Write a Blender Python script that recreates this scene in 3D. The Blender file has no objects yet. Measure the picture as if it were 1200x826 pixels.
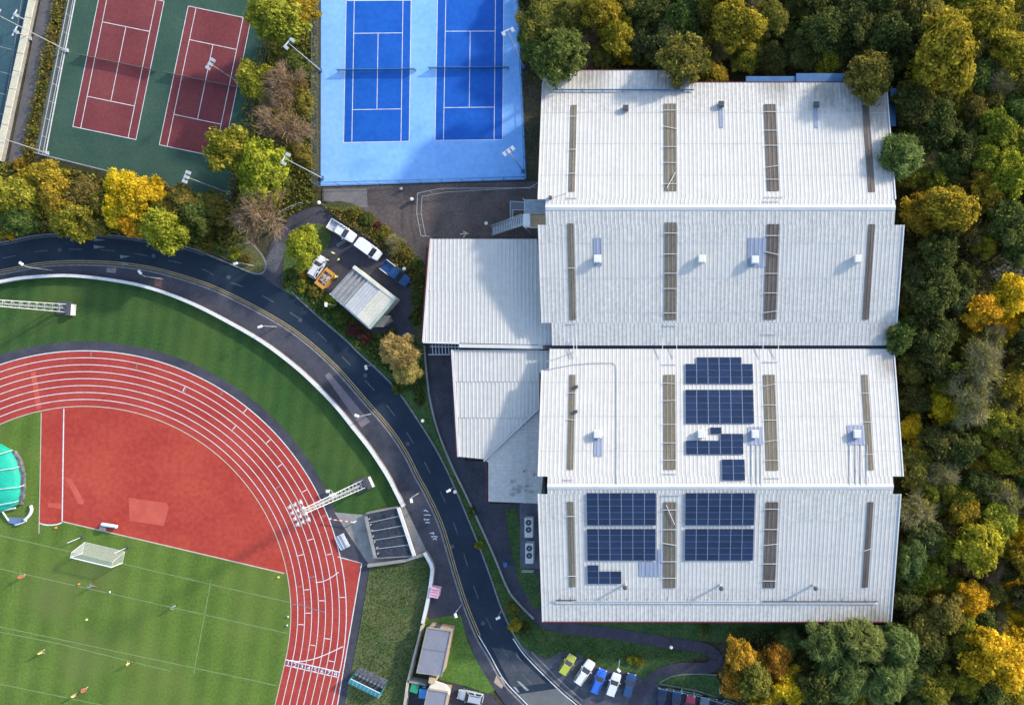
import bpy, bmesh, math, random
import numpy as np
from mathutils import Vector, Matrix

# ------------------------------------------------------------------ camera, sky, sun, exposure
sc = bpy.context.scene
C = sc.collection
H, F, CX, CY = 118.0, 800.0, 765.0, 413.0      # flight height (m), focal length and nadir of the survey photo
cam = bpy.data.cameras.new('camera'); camo = bpy.data.objects.new('camera', cam); C.objects.link(camo)
cam.sensor_width = 36; cam.lens = 24; cam.shift_x = -0.1375; cam.clip_end = 9000; cam.clip_start = 0.5
camo.location = (0, 0, H); sc.camera = camo
SUN_EL, SUN_AZ = math.radians(22.5), math.radians(59)
S = Vector((math.sin(SUN_AZ)*math.cos(SUN_EL), math.cos(SUN_AZ)*math.cos(SUN_EL), math.sin(SUN_EL)))
w = bpy.data.worlds.new('World'); sc.world = w; w.use_nodes = True
nt = w.node_tree; bg = nt.nodes['Background']
sky = nt.nodes.new('ShaderNodeTexSky'); sky.sky_type = 'NISHITA'; sky.sun_disc = False
sky.sun_elevation = SUN_EL; sky.sun_rotation = SUN_AZ
nt.links.new(sky.outputs[0], bg.inputs[0]); bg.inputs[1].default_value = 0.15
sl = bpy.data.lights.new('sun', 'SUN'); sl.energy = 2.0; sl.angle = math.radians(3.4); sl.color = (1, .92, .79)
so = bpy.data.objects.new('sun', sl); C.objects.link(so); so.location = S*300
so.rotation_euler = S.to_track_quat('Z', 'Y').to_euler()
sc.view_settings.view_transform = 'Standard'; sc.view_settings.look = 'None'
sc.view_settings.exposure = 1.38; sc.view_settings.gamma = 1
sc.render.engine = 'CYCLES'

rnd = random.Random(7)
def G(px, py, z=0.0):
    """ground (or height z) point from survey photo coordinates"""
    s = (H-z)/F
    return Vector(((px-CX)*s, -(py-CY)*s, z))
def GP(pts, z=0.0): return [G(p[0], p[1], z) for p in pts]
def srgb(r, g, b):
    f = lambda c: (c/255/12.92) if c/255 <= .04045 else ((c/255+.055)/1.055)**2.4
    return (f(r), f(g), f(b))

# ------------------------------------------------------------------ materials
MATS = {}
def M(name, col, col2=None, scale=1.0, rough=.85, fine=None, bump=0.0, metal=0.0, mix=(.35, .65), stretch=None, col3=None, spec=.3, coat=0.0):
    if name in MATS: return MATS[name]
    m = bpy.data.materials.new(name); m.use_nodes = True; MATS[name] = m
    N, L = m.node_tree.nodes, m.node_tree.links
    p = N['Principled BSDF']; p.inputs['Roughness'].default_value = rough; p.inputs['Metallic'].default_value = metal
    p.inputs['Specular IOR Level'].default_value = spec
    if coat: p.inputs['Coat Weight'].default_value = coat; p.inputs['Coat Roughness'].default_value = .08
    if col2 is None: col2 = tuple(c*.8 for c in col)
    tc = N.new('ShaderNodeTexCoord'); v = tc.outputs['Object']
    if stretch:
        mp = N.new('ShaderNodeMapping'); mp.inputs['Scale'].default_value = stretch; L.new(v, mp.inputs[0]); v = mp.outputs[0]
    n1 = N.new('ShaderNodeTexNoise'); n1.inputs['Scale'].default_value = scale; n1.inputs['Detail'].default_value = 6; n1.inputs['Roughness'].default_value = .65
    L.new(v, n1.inputs['Vector'])
    cr = N.new('ShaderNodeValToRGB'); cr.color_ramp.elements[0].position = mix[0]; cr.color_ramp.elements[1].position = mix[1]
    cr.color_ramp.elements[0].color = (*col, 1); cr.color_ramp.elements[1].color = (*col2, 1)
    if col3:
        e = cr.color_ramp.elements.new(min(.99, mix[1]+.1)); e.color = (*col3, 1)
    L.new(n1.outputs['Fac'], cr.inputs[0]); out = cr.outputs[0]
    if fine:
        n2 = N.new('ShaderNodeTexNoise'); n2.inputs['Scale'].default_value = fine[0]; n2.inputs['Detail'].default_value = 4
        L.new(tc.outputs['Object'], n2.inputs['Vector'])
        mr = N.new('ShaderNodeMapRange'); mr.inputs[1].default_value = .3; mr.inputs[2].default_value = .7
        mr.inputs[3].default_value = 1-fine[1]; mr.inputs[4].default_value = 1+fine[1]; L.new(n2.outputs['Fac'], mr.inputs[0])
        mx = N.new('ShaderNodeVectorMath'); mx.operation = 'SCALE'; L.new(out, mx.inputs[0]); L.new(mr.outputs[0], mx.inputs['Scale']); out = mx.outputs[0]
    L.new(out, p.inputs['Base Color'])
    if bump:
        b = N.new('ShaderNodeBump'); b.inputs['Strength'].default_value = bump; b.inputs['Distance'].default_value = .1
        L.new((n2 if fine else n1).outputs['Fac'], b.inputs['Height']); L.new(b.outputs[0], p.inputs['Normal'])
    return m
def leafmat(name, a, b, trans=.45):
    m = bpy.data.materials.new(name); m.use_nodes = True; MATS[name] = m
    N, L = m.node_tree.nodes, m.node_tree.links
    for n in list(N): N.remove(n)
    at = N.new('ShaderNodeAttribute'); at.attribute_name = 'tone'
    oi = N.new('ShaderNodeObjectInfo'); tc = N.new('ShaderNodeTexCoord')
    no = N.new('ShaderNodeTexNoise'); no.inputs['Scale'].default_value = .55; L.new(tc.outputs['Object'], no.inputs['Vector'])
    ad = N.new('ShaderNodeMath'); ad.operation = 'MULTIPLY_ADD'; ad.inputs[1].default_value = 1.6; L.new(no.outputs['Fac'], ad.inputs[0])
    ad2 = N.new('ShaderNodeMath'); ad2.operation = 'MULTIPLY_ADD'; ad2.inputs[1].default_value = 1.0; ad2.inputs[2].default_value = -.8
    L.new(at.outputs['Fac'], ad2.inputs[0]); L.new(ad2.outputs[0], ad.inputs[2])
    mx = N.new('ShaderNodeMix'); mx.data_type = 'RGBA'; mx.clamp_factor = True; mx.inputs[6].default_value = (*a, 1); mx.inputs[7].default_value = (*b, 1)
    L.new(ad.outputs[0], mx.inputs[0])
    hs = N.new('ShaderNodeHueSaturation'); L.new(mx.outputs[2], hs.inputs['Color'])
    mr = N.new('ShaderNodeMapRange'); mr.inputs[3].default_value = .48; mr.inputs[4].default_value = .52; L.new(oi.outputs['Random'], mr.inputs[0]); L.new(mr.outputs[0], hs.inputs['Hue'])
    vr_ = N.new('ShaderNodeMapRange'); vr_.inputs[3].default_value = .7; vr_.inputs[4].default_value = 1.3; L.new(at.outputs['Fac'], vr_.inputs[0]); L.new(vr_.outputs[0], hs.inputs['Value'])
    d = N.new('ShaderNodeBsdfDiffuse'); t = N.new('ShaderNodeBsdfTranslucent'); ms = N.new('ShaderNodeMixShader'); ms.inputs[0].default_value = trans
    o = N.new('ShaderNodeOutputMaterial')
    L.new(hs.outputs[0], d.inputs[0]); L.new(hs.outputs[0], t.inputs[0]); L.new(d.outputs[0], ms.inputs[1]); L.new(t.outputs[0], ms.inputs[2]); L.new(ms.outputs[0], o.inputs[0])
    return m
def stripemat(name, c1, c2, c3, ang, width):
    """mown grass: alternate nap bands plus uneven growth"""
    m = M(name, c1, c2, .12, .9, (2.5, .22), .3)
    N, L = m.node_tree.nodes, m.node_tree.links
    p = N['Principled BSDF']; src = p.inputs['Base Color'].links[0].from_socket
    tc = N.new('ShaderNodeTexCoord'); mp = N.new('ShaderNodeMapping'); mp.inputs['Rotation'].default_value[2] = ang
    L.new(tc.outputs['Object'], mp.inputs[0])
    wv = N.new('ShaderNodeTexWave'); wv.inputs['Scale'].default_value = 1/width/6.283*3.1416; wv.inputs['Distortion'].default_value = .8; wv.inputs['Detail Scale'].default_value = .3
    L.new(mp.outputs[0], wv.inputs['Vector'])
    mr = N.new('ShaderNodeMapRange'); mr.inputs[1].default_value = .35; mr.inputs[2].default_value = .65; mr.inputs[1].default_value = .1; mr.inputs[2].default_value = .9; mr.inputs[3].default_value = .90; mr.inputs[4].default_value = 1.10; L.new(wv.outputs['Fac'], mr.inputs[0])
    sc_ = N.new('ShaderNodeVectorMath'); sc_.operation = 'SCALE'; L.new(src, sc_.inputs[0]); L.new(mr.outputs[0], sc_.inputs['Scale'])
    n3 = N.new('ShaderNodeTexNoise'); n3.inputs['Scale'].default_value = .06; n3.inputs['Detail'].default_value = 3; L.new(tc.outputs['Object'], n3.inputs['Vector'])
    r3 = N.new('ShaderNodeMapRange'); r3.inputs[1].default_value = .45; r3.inputs[2].default_value = .7; L.new(n3.outputs['Fac'], r3.inputs[0])
    mx = N.new('ShaderNodeMix'); mx.data_type = 'RGBA'; L.new(r3.outputs[0], mx.inputs[0]); L.new(sc_.outputs[0], mx.inputs[6]); mx.inputs[7].default_value = (*c3, 1)
    fm = N.new('ShaderNodeMath'); fm.operation = 'MULTIPLY'; fm.inputs[1].default_value = .5; L.new(r3.outputs[0], fm.inputs[0]); L.new(fm.outputs[0], mx.inputs[0])
    L.new(mx.outputs[2], p.inputs['Base Color'])
    return m
def meshmat(name, col, alpha):
    m = bpy.data.materials.new(name); m.use_nodes = True; MATS[name] = m
    p = m.node_tree.nodes['Principled BSDF']; p.inputs['Base Color'].default_value = (*col, 1); p.inputs['Alpha'].default_value = alpha; p.inputs['Roughness'].default_value = .6
    n = m.node_tree.nodes.new('ShaderNodeTexChecker'); n.inputs['Scale'].default_value = 18
    n.inputs['Color1'].default_value = (*col, 1); n.inputs['Color2'].default_value = (*[c*.8 for c in col], 1)
    m.node_tree.links.new(n.outputs[0], p.inputs['Base Color'])
    return m

ASPH = M('asphalt_road', (.008, .019, .036), (.018, .031, .050), .25, .75, (6, .25), .2)
ASPHG = M('asphalt_sunlit', (.10, .11, .115), (.16, .16, .155), .3, .8, (6, .2), .2)  # paler copy of the road asphalt with sunlight in its colour
TARM = M('tarmac_path', (.040, .040, .056), (.070, .066, .080), .3, .85, (5, .25), .2)
FOOT = M('footway_tarmac', (.038, .042, .058), (.082, .078, .094), .22, .85, (5, .2), .2)
KERB = M('kerb_concrete', (.15, .145, .145), (.24, .23, .22), 1.2, .85, (9, .15))
PAVER = M('brown_paving', (.085, .066, .06), (.135, .105, .092), .25, .85, (4, .25), .2)
SOIL = M('woodland_floor', (.035, .036, .018), (.085, .068, .038), .2, .95, (2, .4), .4)
LAWN = stripemat('lawn_grass', (.026, .074, .013), (.044, .096, .017), (.075, .108, .020), math.radians(8), 4.2)
PITCH = stripemat('pitch_grass', (.078, .138, .016), (.108, .168, .024), (.128, .158, .032), math.radians(9), 6.4)
ROUGH = M('rough_grass', (.060, .10, .028), (.130, .135, .055), .22, .95, (3.5, .45), .6, col3=(.10, .14, .04))
VERGE = M('verge_grass', (.030, .075, .020), (.065, .105, .028), .3, .95, (3, .4), .5)
VERGEB = M('verge_grass_bright', (.06, .14, .022), (.10, .17, .03), .3, .95, (3, .3), .5)
TRACK = M('track_polymer', (.325, .035, .026), (.395, .055, .038), .16, .85, (2.2, .14), .1)
TRACKD = M('infield_polymer', (.35, .037, .024), (.43, .062, .036), .12, .85, (1.3, .16), .1, mix=(.36, .68))
TRACKR = M('repaired_polymer', (.45, .075, .048), (.52, .10, .065), .4, .85, (3, .08))
WHITE = M('line_paint', (.74, .73, .71), (.42, .41, .40), .9, .7, mix=(.45, .8))
FADED = M('faded_line_paint', (.26, .28, .30), (.12, .14, .16), 2.5, .8)
PALEG = M('pitch_line_paint', (.20, .27, .11), (.14, .21, .06), .9, .9)
YELL = M('yellow_line_paint', (.46, .33, .14), (.30, .23, .12), 1.2, .8)
CREAM = M('cream_edge_paint', (.58, .46, .36), (.45, .38, .28), 1.0, .8)
BLUEL = M('court_light_blue', (.185, .41, .80), (.24, .47, .84), .15, .75, (1.2, .07), .05, col3=(.22, .43, .78))
BLUED = M('court_deep_blue', (.003, .082, .40), (.008, .108, .46), .2, .7, (1.2, .10), .05, col3=(.02, .10, .38))
GREENC = M('court_green', (.028, .070, .048), (.046, .092, .062), .15, .85, (2.5, .15), .1, col3=(.075, .10, .075))
REDC = M('court_red', (.150, .030, .034), (.20, .046, .046), .14, .85, (2.5, .15), .1)
CONC = M('concrete', (.22, .21, .20), (.32, .30, .28), .5, .9, (5, .2), .2, col3=(.24, .23, .22))
CONCW = M('pale_wall_coping', (.58, .57, .56), (.70, .68, .66), .7, .85, (5, .12), .1, col3=(.42, .40, .42))
ROOF = M('white_profiled_steel', (.525, .505, .470), (.480, .462, .432), .35, .5, (1.2, .06), 0, stretch=(2.2, .22, 1), col3=(.43, .415, .385), mix=(.4, .72))
ROOFD = M('weathered_profiled_steel', (.515, .495, .460), (.455, .44, .41), .45, .55, (1.6, .12), 0, stretch=(2.4, .3, 1), col3=(.40, .40, .36), mix=(.38, .70))
G_ = lambda x, y: ((x-CX)*H/F, -(y-CY)*H/F)
def local_tint(m, pts, col=(.15, .125, .10, 1), amt=.55):
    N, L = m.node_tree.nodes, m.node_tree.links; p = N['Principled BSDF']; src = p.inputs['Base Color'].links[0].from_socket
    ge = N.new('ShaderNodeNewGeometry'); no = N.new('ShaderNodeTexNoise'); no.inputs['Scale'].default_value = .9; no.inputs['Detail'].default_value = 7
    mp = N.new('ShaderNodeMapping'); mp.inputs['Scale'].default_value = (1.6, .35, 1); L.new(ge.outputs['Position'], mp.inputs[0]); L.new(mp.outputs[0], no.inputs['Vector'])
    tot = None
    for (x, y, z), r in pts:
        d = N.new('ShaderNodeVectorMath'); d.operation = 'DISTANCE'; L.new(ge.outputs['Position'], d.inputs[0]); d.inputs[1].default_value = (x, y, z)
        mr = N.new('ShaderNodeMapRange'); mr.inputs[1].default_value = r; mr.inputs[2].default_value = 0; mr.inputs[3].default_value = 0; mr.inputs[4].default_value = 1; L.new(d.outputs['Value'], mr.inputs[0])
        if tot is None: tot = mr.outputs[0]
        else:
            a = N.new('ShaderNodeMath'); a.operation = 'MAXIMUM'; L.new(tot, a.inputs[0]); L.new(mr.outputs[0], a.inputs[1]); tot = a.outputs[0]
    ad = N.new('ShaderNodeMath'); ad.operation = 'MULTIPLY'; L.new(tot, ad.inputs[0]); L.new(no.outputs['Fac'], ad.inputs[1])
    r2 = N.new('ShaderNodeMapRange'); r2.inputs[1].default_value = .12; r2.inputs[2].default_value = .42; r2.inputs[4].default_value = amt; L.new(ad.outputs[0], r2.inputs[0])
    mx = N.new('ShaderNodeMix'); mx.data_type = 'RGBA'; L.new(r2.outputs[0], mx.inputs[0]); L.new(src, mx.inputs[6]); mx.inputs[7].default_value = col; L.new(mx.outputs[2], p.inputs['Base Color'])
BROWN_SPOTS = [((36, 39, 9), 9), ((37, 30, 11), 6), ((20, 43, 8), 5), ((3, 45, 8), 6), ((-10, 45, 8), 5), ((38, 3, 8.5), 4.5), ((38, -2, 8.5), 4), ((36, -43, 8), 5), ((28, 42, 8), 6)]  # dirt along the top eave; browner, darker areas near the right edge
local_tint(ROOF, BROWN_SPOTS); local_tint(ROOFD, BROWN_SPOTS)
local_tint(PITCH, [((G_(116,668)[0], G_(116,668)[1], 0), 7), ((G_(100,770)[0], G_(100,770)[1], 0), 9), ((G_(60,700)[0], G_(60,700)[1], 0), 8)], (.125,.145,.04,1), .5)  # worn goalmouth plus two more yellowish areas blended into the grass
RIDGE = M('ridge_flashing', (.60, .585, .56), (.54, .53, .51), .5, .5)
RLIGHT = M('grp_rooflight', (.125, .108, .080), (.18, .155, .115), .8, .5, (4, .2), 0, stretch=(3, .2, 1))
RLIGHTD = M('grp_rooflight_stained', (.080, .064, .056), (.14, .115, .095), .8, .55, (4, .2), 0, stretch=(3, .2, 1))
PATCH = M('blue_grey_patch_sheet', (.20, .235, .32), (.29, .32, .41), .6, .5, None, 0, stretch=(3, .3, 1))
FASC = M('dark_red_fascia', (.13, .025, .04), None, 1, .5)
NAVY = M('dark_gutter', (.03, .03, .05), (.05, .05, .06), .5, .6)
STEEL = M('galvanised_steel', (.50, .51, .52), (.60, .61, .62), 2, .45, None, 0, .5)
STEELW = M('white_painted_steel', (.66, .66, .65), (.58, .58, .57), 2, .5)
DSTEEL = M('dark_steel', (.06, .065, .075), (.09, .09, .1), 2, .5)
BSTEEL = M('blue_painted_steel', (.045, .12, .25), (.07, .16, .30), 1, .55)
CLAD = M('wall_cladding', (.42, .43, .45), (.36, .37, .40), .5, .6)
BRICK = M('tan_brick', (.35, .25, .17), (.42, .31, .22), 1.5, .9, (8, .2))
FELT = M('felt_roofing', (.020, .026, .040), (.045, .05, .065), .8, .8, (3, .4))
GFELT = M('grey_roof_membrane', (.20, .20, .235), (.235, .235, .27), .6, .8, (4, .08))
WOOD = M('deck_timber', (.52, .34, .19), (.62, .44, .26), 1.5, .8, (7, .2), 0, stretch=(.3, 4, 1))
GLASS = M('dark_glass', (.018, .024, .032), (.03, .035, .045), 1, .12, spec=.5)
TYRE = M('tyre_rubber', (.02, .02, .02), None, 3, .85)
RIM = M('alloy_rim', (.5, .5, .52), None, 3, .35, metal=.7)
LAMPW = M('lamp_clear_lens', (.85, .85, .82), None, 3, .25)
LAMPR = M('lamp_red_lens', (.45, .03, .03), None, 3, .25)
BLACK = M('black_plastic', (.022, .022, .024), None, 3, .6)
BARK = M('bark', (.10, .075, .05), (.17, .13, .10), 2, .95, (9, .3), .3)
NETM = meshmat('white_net', (.72, .74, .70), .30)
NETD = meshmat('dark_net', (.02, .05, .07), .38)
FENCEM = meshmat('chain_link', (.10, .13, .14), .16)
SKIN = M('skin', (.50, .30, .21), None, 4, .6)
HAIR = M('hair', (.05, .035, .025), None, 4, .7)

# solar cell material: cells and bus gaps are flat print under the glass
def solarmat():
    m = bpy.data.materials.new('solar_cells'); m.use_nodes = True
    N, L = m.node_tree.nodes, m.node_tree.links; p = N['Principled BSDF']; p.inputs['Roughness'].default_value = .18
    tc = N.new('ShaderNodeTexCoord'); br = N.new('ShaderNodeTexBrick'); br.offset = 0; br.inputs['Scale'].default_value = 1
    br.inputs['Brick Width'].default_value = .158; br.inputs['Row Height'].default_value = .158; br.inputs['Mortar Size'].default_value = .006
    br.inputs['Color1'].default_value = (.009, .021, .056, 1); br.inputs['Color2'].default_value = (.013, .026, .068, 1); br.inputs['Mortar'].default_value = (.035, .05, .11, 1)
    L.new(tc.outputs['Object'], br.inputs['Vector'])
    oi = N.new('ShaderNodeObjectInfo'); mr = N.new('ShaderNodeMapRange'); mr.inputs[3].default_value = .85; mr.inputs[4].default_value = 1.2; L.new(oi.outputs['Random'], mr.inputs[0])
    s_ = N.new('ShaderNodeVectorMath'); s_.operation = 'SCALE'; L.new(br.outputs[0], s_.inputs[0]); L.new(mr.outputs[0], s_.inputs['Scale']); L.new(s_.outputs[0], p.inputs['Base Color'])
    return m
SOLAR = solarmat()
def paint(name, col, rough=.3): return M('paint_'+name, col, tuple(c*.92 for c in col), 1.5, rough, spec=.5, coat=.6)

# ------------------------------------------------------------------ mesh helpers
class MB:
    def __init__(s): s.v, s.f, s.m, s.cur = [], [], [], 0
    def add(s, vs, fs):
        b = len(s.v); s.v += [tuple(v) for v in vs]; s.f += [tuple(i+b for i in f) for f in fs]; s.m += [s.cur]*len(fs); return s
    def box(s, c, d, rz=0, taper=1.0):
        c = Vector(c); hx, hy, hz = d[0]/2, d[1]/2, d[2]/2; R = Matrix.Rotation(rz, 3, 'Z')
        vs = [c+R @ Vector((x*hx*(taper if z > 0 else 1), y*hy*(taper if z > 0 else 1), z*hz)) for z in (-1, 1) for x, y in ((-1,-1),(1,-1),(1,1),(-1,1))]
        return s.add(vs, [(3,2,1,0),(4,5,6,7),(0,1,5,4),(1,2,6,5),(2,3,7,6),(3,0,4,7)])
    def bar(s, p, q, wd, ht=None):
        p, q = Vector(p), Vector(q); ht = ht or wd; d = (q-p).normalized()
        up = Vector((0,0,1)) if abs(d.z) < .95 else Vector((1,0,0))
        a = d.cross(up).normalized()*wd/2; b = a.cross(d).normalized()*ht/2
        vs = [e+i+j for e in (p, q) for i, j in ((-a,-b),(a,-b),(a,b),(-a,b))]
        return s.add(vs, [(3,2,1,0),(4,5,6,7),(0,1,5,4),(1,2,6,5),(2,3,7,6),(3,0,4,7)])
    def tube(s, pts, rs, n=8, cap=True):
        pts = [Vector(p) for p in pts]
        if not hasattr(rs, '__len__'): rs = [rs]*len(pts)
        vs, fs = [], []
        for i, p in enumerate(pts):
            d = (pts[min(i+1, len(pts)-1)]-pts[max(i-1, 0)]).normalized()
            up = Vector((0,0,1)) if abs(d.z) < .9 else Vector((1,0,0))
            a = d.cross(up).normalized(); b = a.cross(d)
            vs += [p+(a*math.cos(t)+b*math.sin(t))*rs[i] for t in (2*math.pi*k/n for k in range(n))]
        for i in range(len(pts)-1):
            fs += [(i*n+k, i*n+(k+1) % n, (i+1)*n+(k+1) % n, (i+1)*n+k) for k in range(n)]
        if cap: fs += [tuple(range(n))[::-1], tuple(range((len(pts)-1)*n, len(pts)*n))]
        return s.add(vs, fs)
    def prism(s, pts, z0, z1):
        n = len(pts); vs = [(p[0], p[1], z0) for p in pts]+[(p[0], p[1], z1) for p in pts]
        return s.add(vs, [tuple(range(n))[::-1], tuple(range(n, 2*n))]+[(i, (i+1) % n, n+(i+1) % n, n+i) for i in range(n)])
    def lathe(s, prof, c=(0,0,0), n=12):
        c = Vector(c); vs = [c+Vector((r*math.cos(2*math.pi*k/n), r*math.sin(2*math.pi*k/n), z)) for r, z in prof for k in range(n)]
        fs = [(i*n+k, i*n+(k+1) % n, (i+1)*n+(k+1) % n, (i+1)*n+k) for i in range(len(prof)-1) for k in range(n)]
        fs += [tuple(range(n))[::-1], tuple(range((len(prof)-1)*n, len(prof)*n))]
        return s.add(vs, fs)
    def ribbon(s, pl, w0, z0, z1, off=0.0):
        """band of width w0 swept along a polyline; solid when z1 > z0, else a sheet"""
        L_, R_ = offset(pl, off-w0/2), offset(pl, off+w0/2); n = len(pl)
        if z1 <= z0:
            return s.add([(p.x, p.y, z0) for p in L_]+[(p.x, p.y, z0) for p in R_], [(i, n+i, n+i+1, i+1)[::-1] for i in range(n-1)])
        vs = [(p.x, p.y, z) for z in (z0, z1) for a in (L_, R_) for p in a]
        fs = []
        for i in range(n-1):
            fs += [(2*n+i, 2*n+i+1, 3*n+i+1, 3*n+i)[::-1], (i, i+1, 2*n+i+1, 2*n+i)[::-1], (n+i, 3*n+i, 3*n+i+1, n+i+1)[::-1]]
        fs += [(0, n, 3*n, 2*n), (n-1, 2*n-1, 4*n-1, 3*n-1)]
        return s.add(vs, fs)
    def mesh(s, name, mats, off=None, smooth=False):
        me = bpy.data.meshes.new(name)
        vs = s.v if off is None else [(a-off[0], b-off[1], c-off[2]) for a, b, c in s.v]
        me.from_pydata(vs, [], s.f)
        for m in (mats if isinstance(mats, (list, tuple)) else [mats]): me.materials.append(m)
        me.polygons.foreach_set('material_index', s.m)
        if smooth: me.polygons.foreach_set('use_smooth', [True]*len(me.polygons))
        me.update(); return me
def offset(pl, d):
    out = []
    for i, p in enumerate(pl):
        t = (pl[min(i+1, len(pl)-1)]-pl[max(i-1, 0)]); t = Vector((t.x, t.y)).normalized()
        out.append(Vector((p.x-t.y*d, p.y+t.x*d, 0)))
    return out
def smooth(pts, step=3.0):
    """Catmull-Rom through survey points (photo px) -> dense list"""
    P = [Vector((p[0], p[1])) for p in pts]; P = [P[0]*2-P[1]]+P+[P[-1]*2-P[-2]]; out = []
    for i in range(1, len(P)-2):
        a, b, c, d = P[i-1:i+3]; n = max(1, int((c-b).length/step))
        for k in range(n):
            t = k/n
            out.append(.5*((2*b)+(c-a)*t+(2*a-5*b+4*c-d)*t*t+(3*b-a-3*c+d)*t**3))
    out.append(P[-2]); return [(v.x, v.y) for v in out]
def obj(name, me, parent=None, loc=None):
    o = bpy.data.objects.new(name, me); C.objects.link(o)
    if parent: o.parent = parent
    if loc is not None: o.location = loc
    return o
def tag(o, label=None, cat=None, group=None, kind=None):
    if label: o['label'] = label
    if cat: o['category'] = cat
    if group: o['group'] = group
    if kind: o['kind'] = kind
    return o
def thing(name, label, cat, loc=(0,0,0), rz=0, group=None):
    o = bpy.data.objects.new(name, None); C.objects.link(o); o.empty_display_size = .3
    o.location = loc; o.rotation_euler = (0, 0, rz); return tag(o, label, cat, group)
def base_of(o):
    v = Vector(o.location)
    while o.parent: o = o.parent; v = v+Vector(o.location)
    return v
def part(name, mb, mats, parent, world=False, smooth=False):
    return obj(name, mb.mesh(name, mats, base_of(parent) if world else None, smooth), parent)
def copy_tree(o, parent=None):
    c = o.copy(); C.objects.link(c); c.parent = parent
    for ch in list(o.children): copy_tree(ch, c)
    return c
def sheet(name, px, z, mat, kind='structure', parent=None):
    pts = [G(p[0], p[1]) for p in px]
    bm = bmesh.new(); vs = [bm.verts.new((p.x, p.y, z)) for p in pts]; f = bm.faces.new(vs); bm.normal_update()
    if f.normal.z < 0: f.normal_flip()
    bmesh.ops.triangulate(bm, faces=[f]); me = bpy.data.meshes.new(name); bm.to_mesh(me); bm.free(); me.materials.append(mat)
    o = obj(name, me, parent)
    if kind and not parent: o['kind'] = kind
    return o
def band(name, px, wm, z, mat, parent=None, z1=None, off=0.0, kind='structure', step=3.0, sm=True):
    pl = GP(smooth(px, step) if sm else px)
    o = obj(name, MB().ribbon(pl, wm, z, z if z1 is None else z1, off).mesh(name, mat), parent)
    if kind and not parent: o['kind'] = kind
    return o
def dashes(name, px, wm, z, mat, parent, on, gap, start=0.0, off=0.0):
    pl = GP(smooth(px, 2)); d = [0]
    for a, b in zip(pl, pl[1:]): d.append(d[-1]+(b-a).length)
    t = start
    while t+on < d[-1]:
        seg = [p for p, q in zip(pl, d) if t <= q <= t+on]
        if len(seg) > 1: obj(name, MB().ribbon(seg, wm, z, z, off).mesh(name, mat), parent)
        t += on+gap

# ------------------------------------------------------------------ ground and setting
g = obj('ground', MB().add([(-3000,-3000,-.06),(3000,-3000,-.06),(3000,3000,-.06),(-3000,3000,-.06)], [(0,1,2,3)]).mesh('ground', SOIL)); g['kind'] = 'structure'

ROAD_L = [(-160,352),(-80,335),(0,322),(53,312.5),(112,311),(171,317),(227,332),(267,348),(320,376),(354,399),(391,432),(430,476),(454,504),(473,532),(487,560),(498,580),(515,618),(532,675),(543,709),(558,746),(571,768),(588,798),(612,824),(650,862),(700,905)]
ROAD_R = [(-160,312),(-80,297),(0,284.5),(48,275.5),(101,274),(149,278),(208,287),(240,296.5),(267,308),(301,320),(342,342),(372,370),(405,398),(420,413),(461,452),(493,497),(517,537),(537,580),(557,628),(573,670),(588,713),(604,746),(620,768),(657,805),(678,823),(720,860),(770,900)]
WALL = [(-160,364),(-80,346),(0,332),(37,326),(91,324),(149,331),(187,340),(227,355),(267,375),(308,398.5),(341,422.5),(367,445),(395.5,474),(415,498),(437,526),(456.6,556),(466,574),(475,592)]
WALL2 = [(500,645),(508,660),(508.5,672),(504,700),(498,727)]
sRL, sRR, sW = smooth(ROAD_L), smooth(ROAD_R), smooth(WALL)

lawn = sheet('lawn', sW+[(430,602),(405,640),(300,900),(-200,900),(-200,372)], 0.0, LAWN)
road = sheet('road', sRL+sRR[::-1], 0.02, ASPH)
foot = sheet('footway', sRL[:]+[(640,880),(600,835),(585,815),(562,780),(548,748),(540,722),(520,724),(498,727),(508,668),(500,645),(475,592)]+sW[::-1], 0.10, FOOT)
# kerbs
band('kerb', ROAD_L, .28, 0.0, KERB, z1=.13, off=0.0)
kr = [p for p in ROAD_R if p[0] <= 300]
band('kerb', kr, .28, 0.0, KERB, z1=.13)
band('kerb', [p for p in ROAD_R if p[0] >= 340], .28, 0.0, KERB, z1=.13)
# road paint
for o_ in (.42, .76): band('yellow_line', [p for p in ROAD_L if p[1] < 750], .15, .032, YELL, road, off=o_)
band('edge_line', [p for p in ROAD_L if p[1] > 740], .17, .032, WHITE, road, off=.5)
band('edge_line', [(604,746),(620,768),(657,805),(678,823),(720,860)], .17, .032, WHITE, road, off=-.5)
band('edge_line', [p for p in ROAD_R if p[0] <= 240], .10, .032, FADED, road, off=-.4)
CEN = [((a[0]+b[0])/2, (a[1]+b[1])/2) for a, b in ((ROAD_L[i], ROAD_R[j]) for i, j in ((0,0),(1,1),(2,2),(3,3),(4,4),(5,5),(6,7)))]
CEN += [(258,327),(295,340),(330,360),(368,386),(405,422),(440,459),(470,497),(492,532),(510,565),(526,597),(541,640),(553,680),(565,712),(580,744),(596,770),(620,798),(645,824),(690,865)]
dashes('centre_dash', CEN, .11, .032, M('worn_dash_paint', (.17,.19,.21), (.07,.085,.10), 2.5, .8), road, 2.6, 3.2, 1.0)
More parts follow.
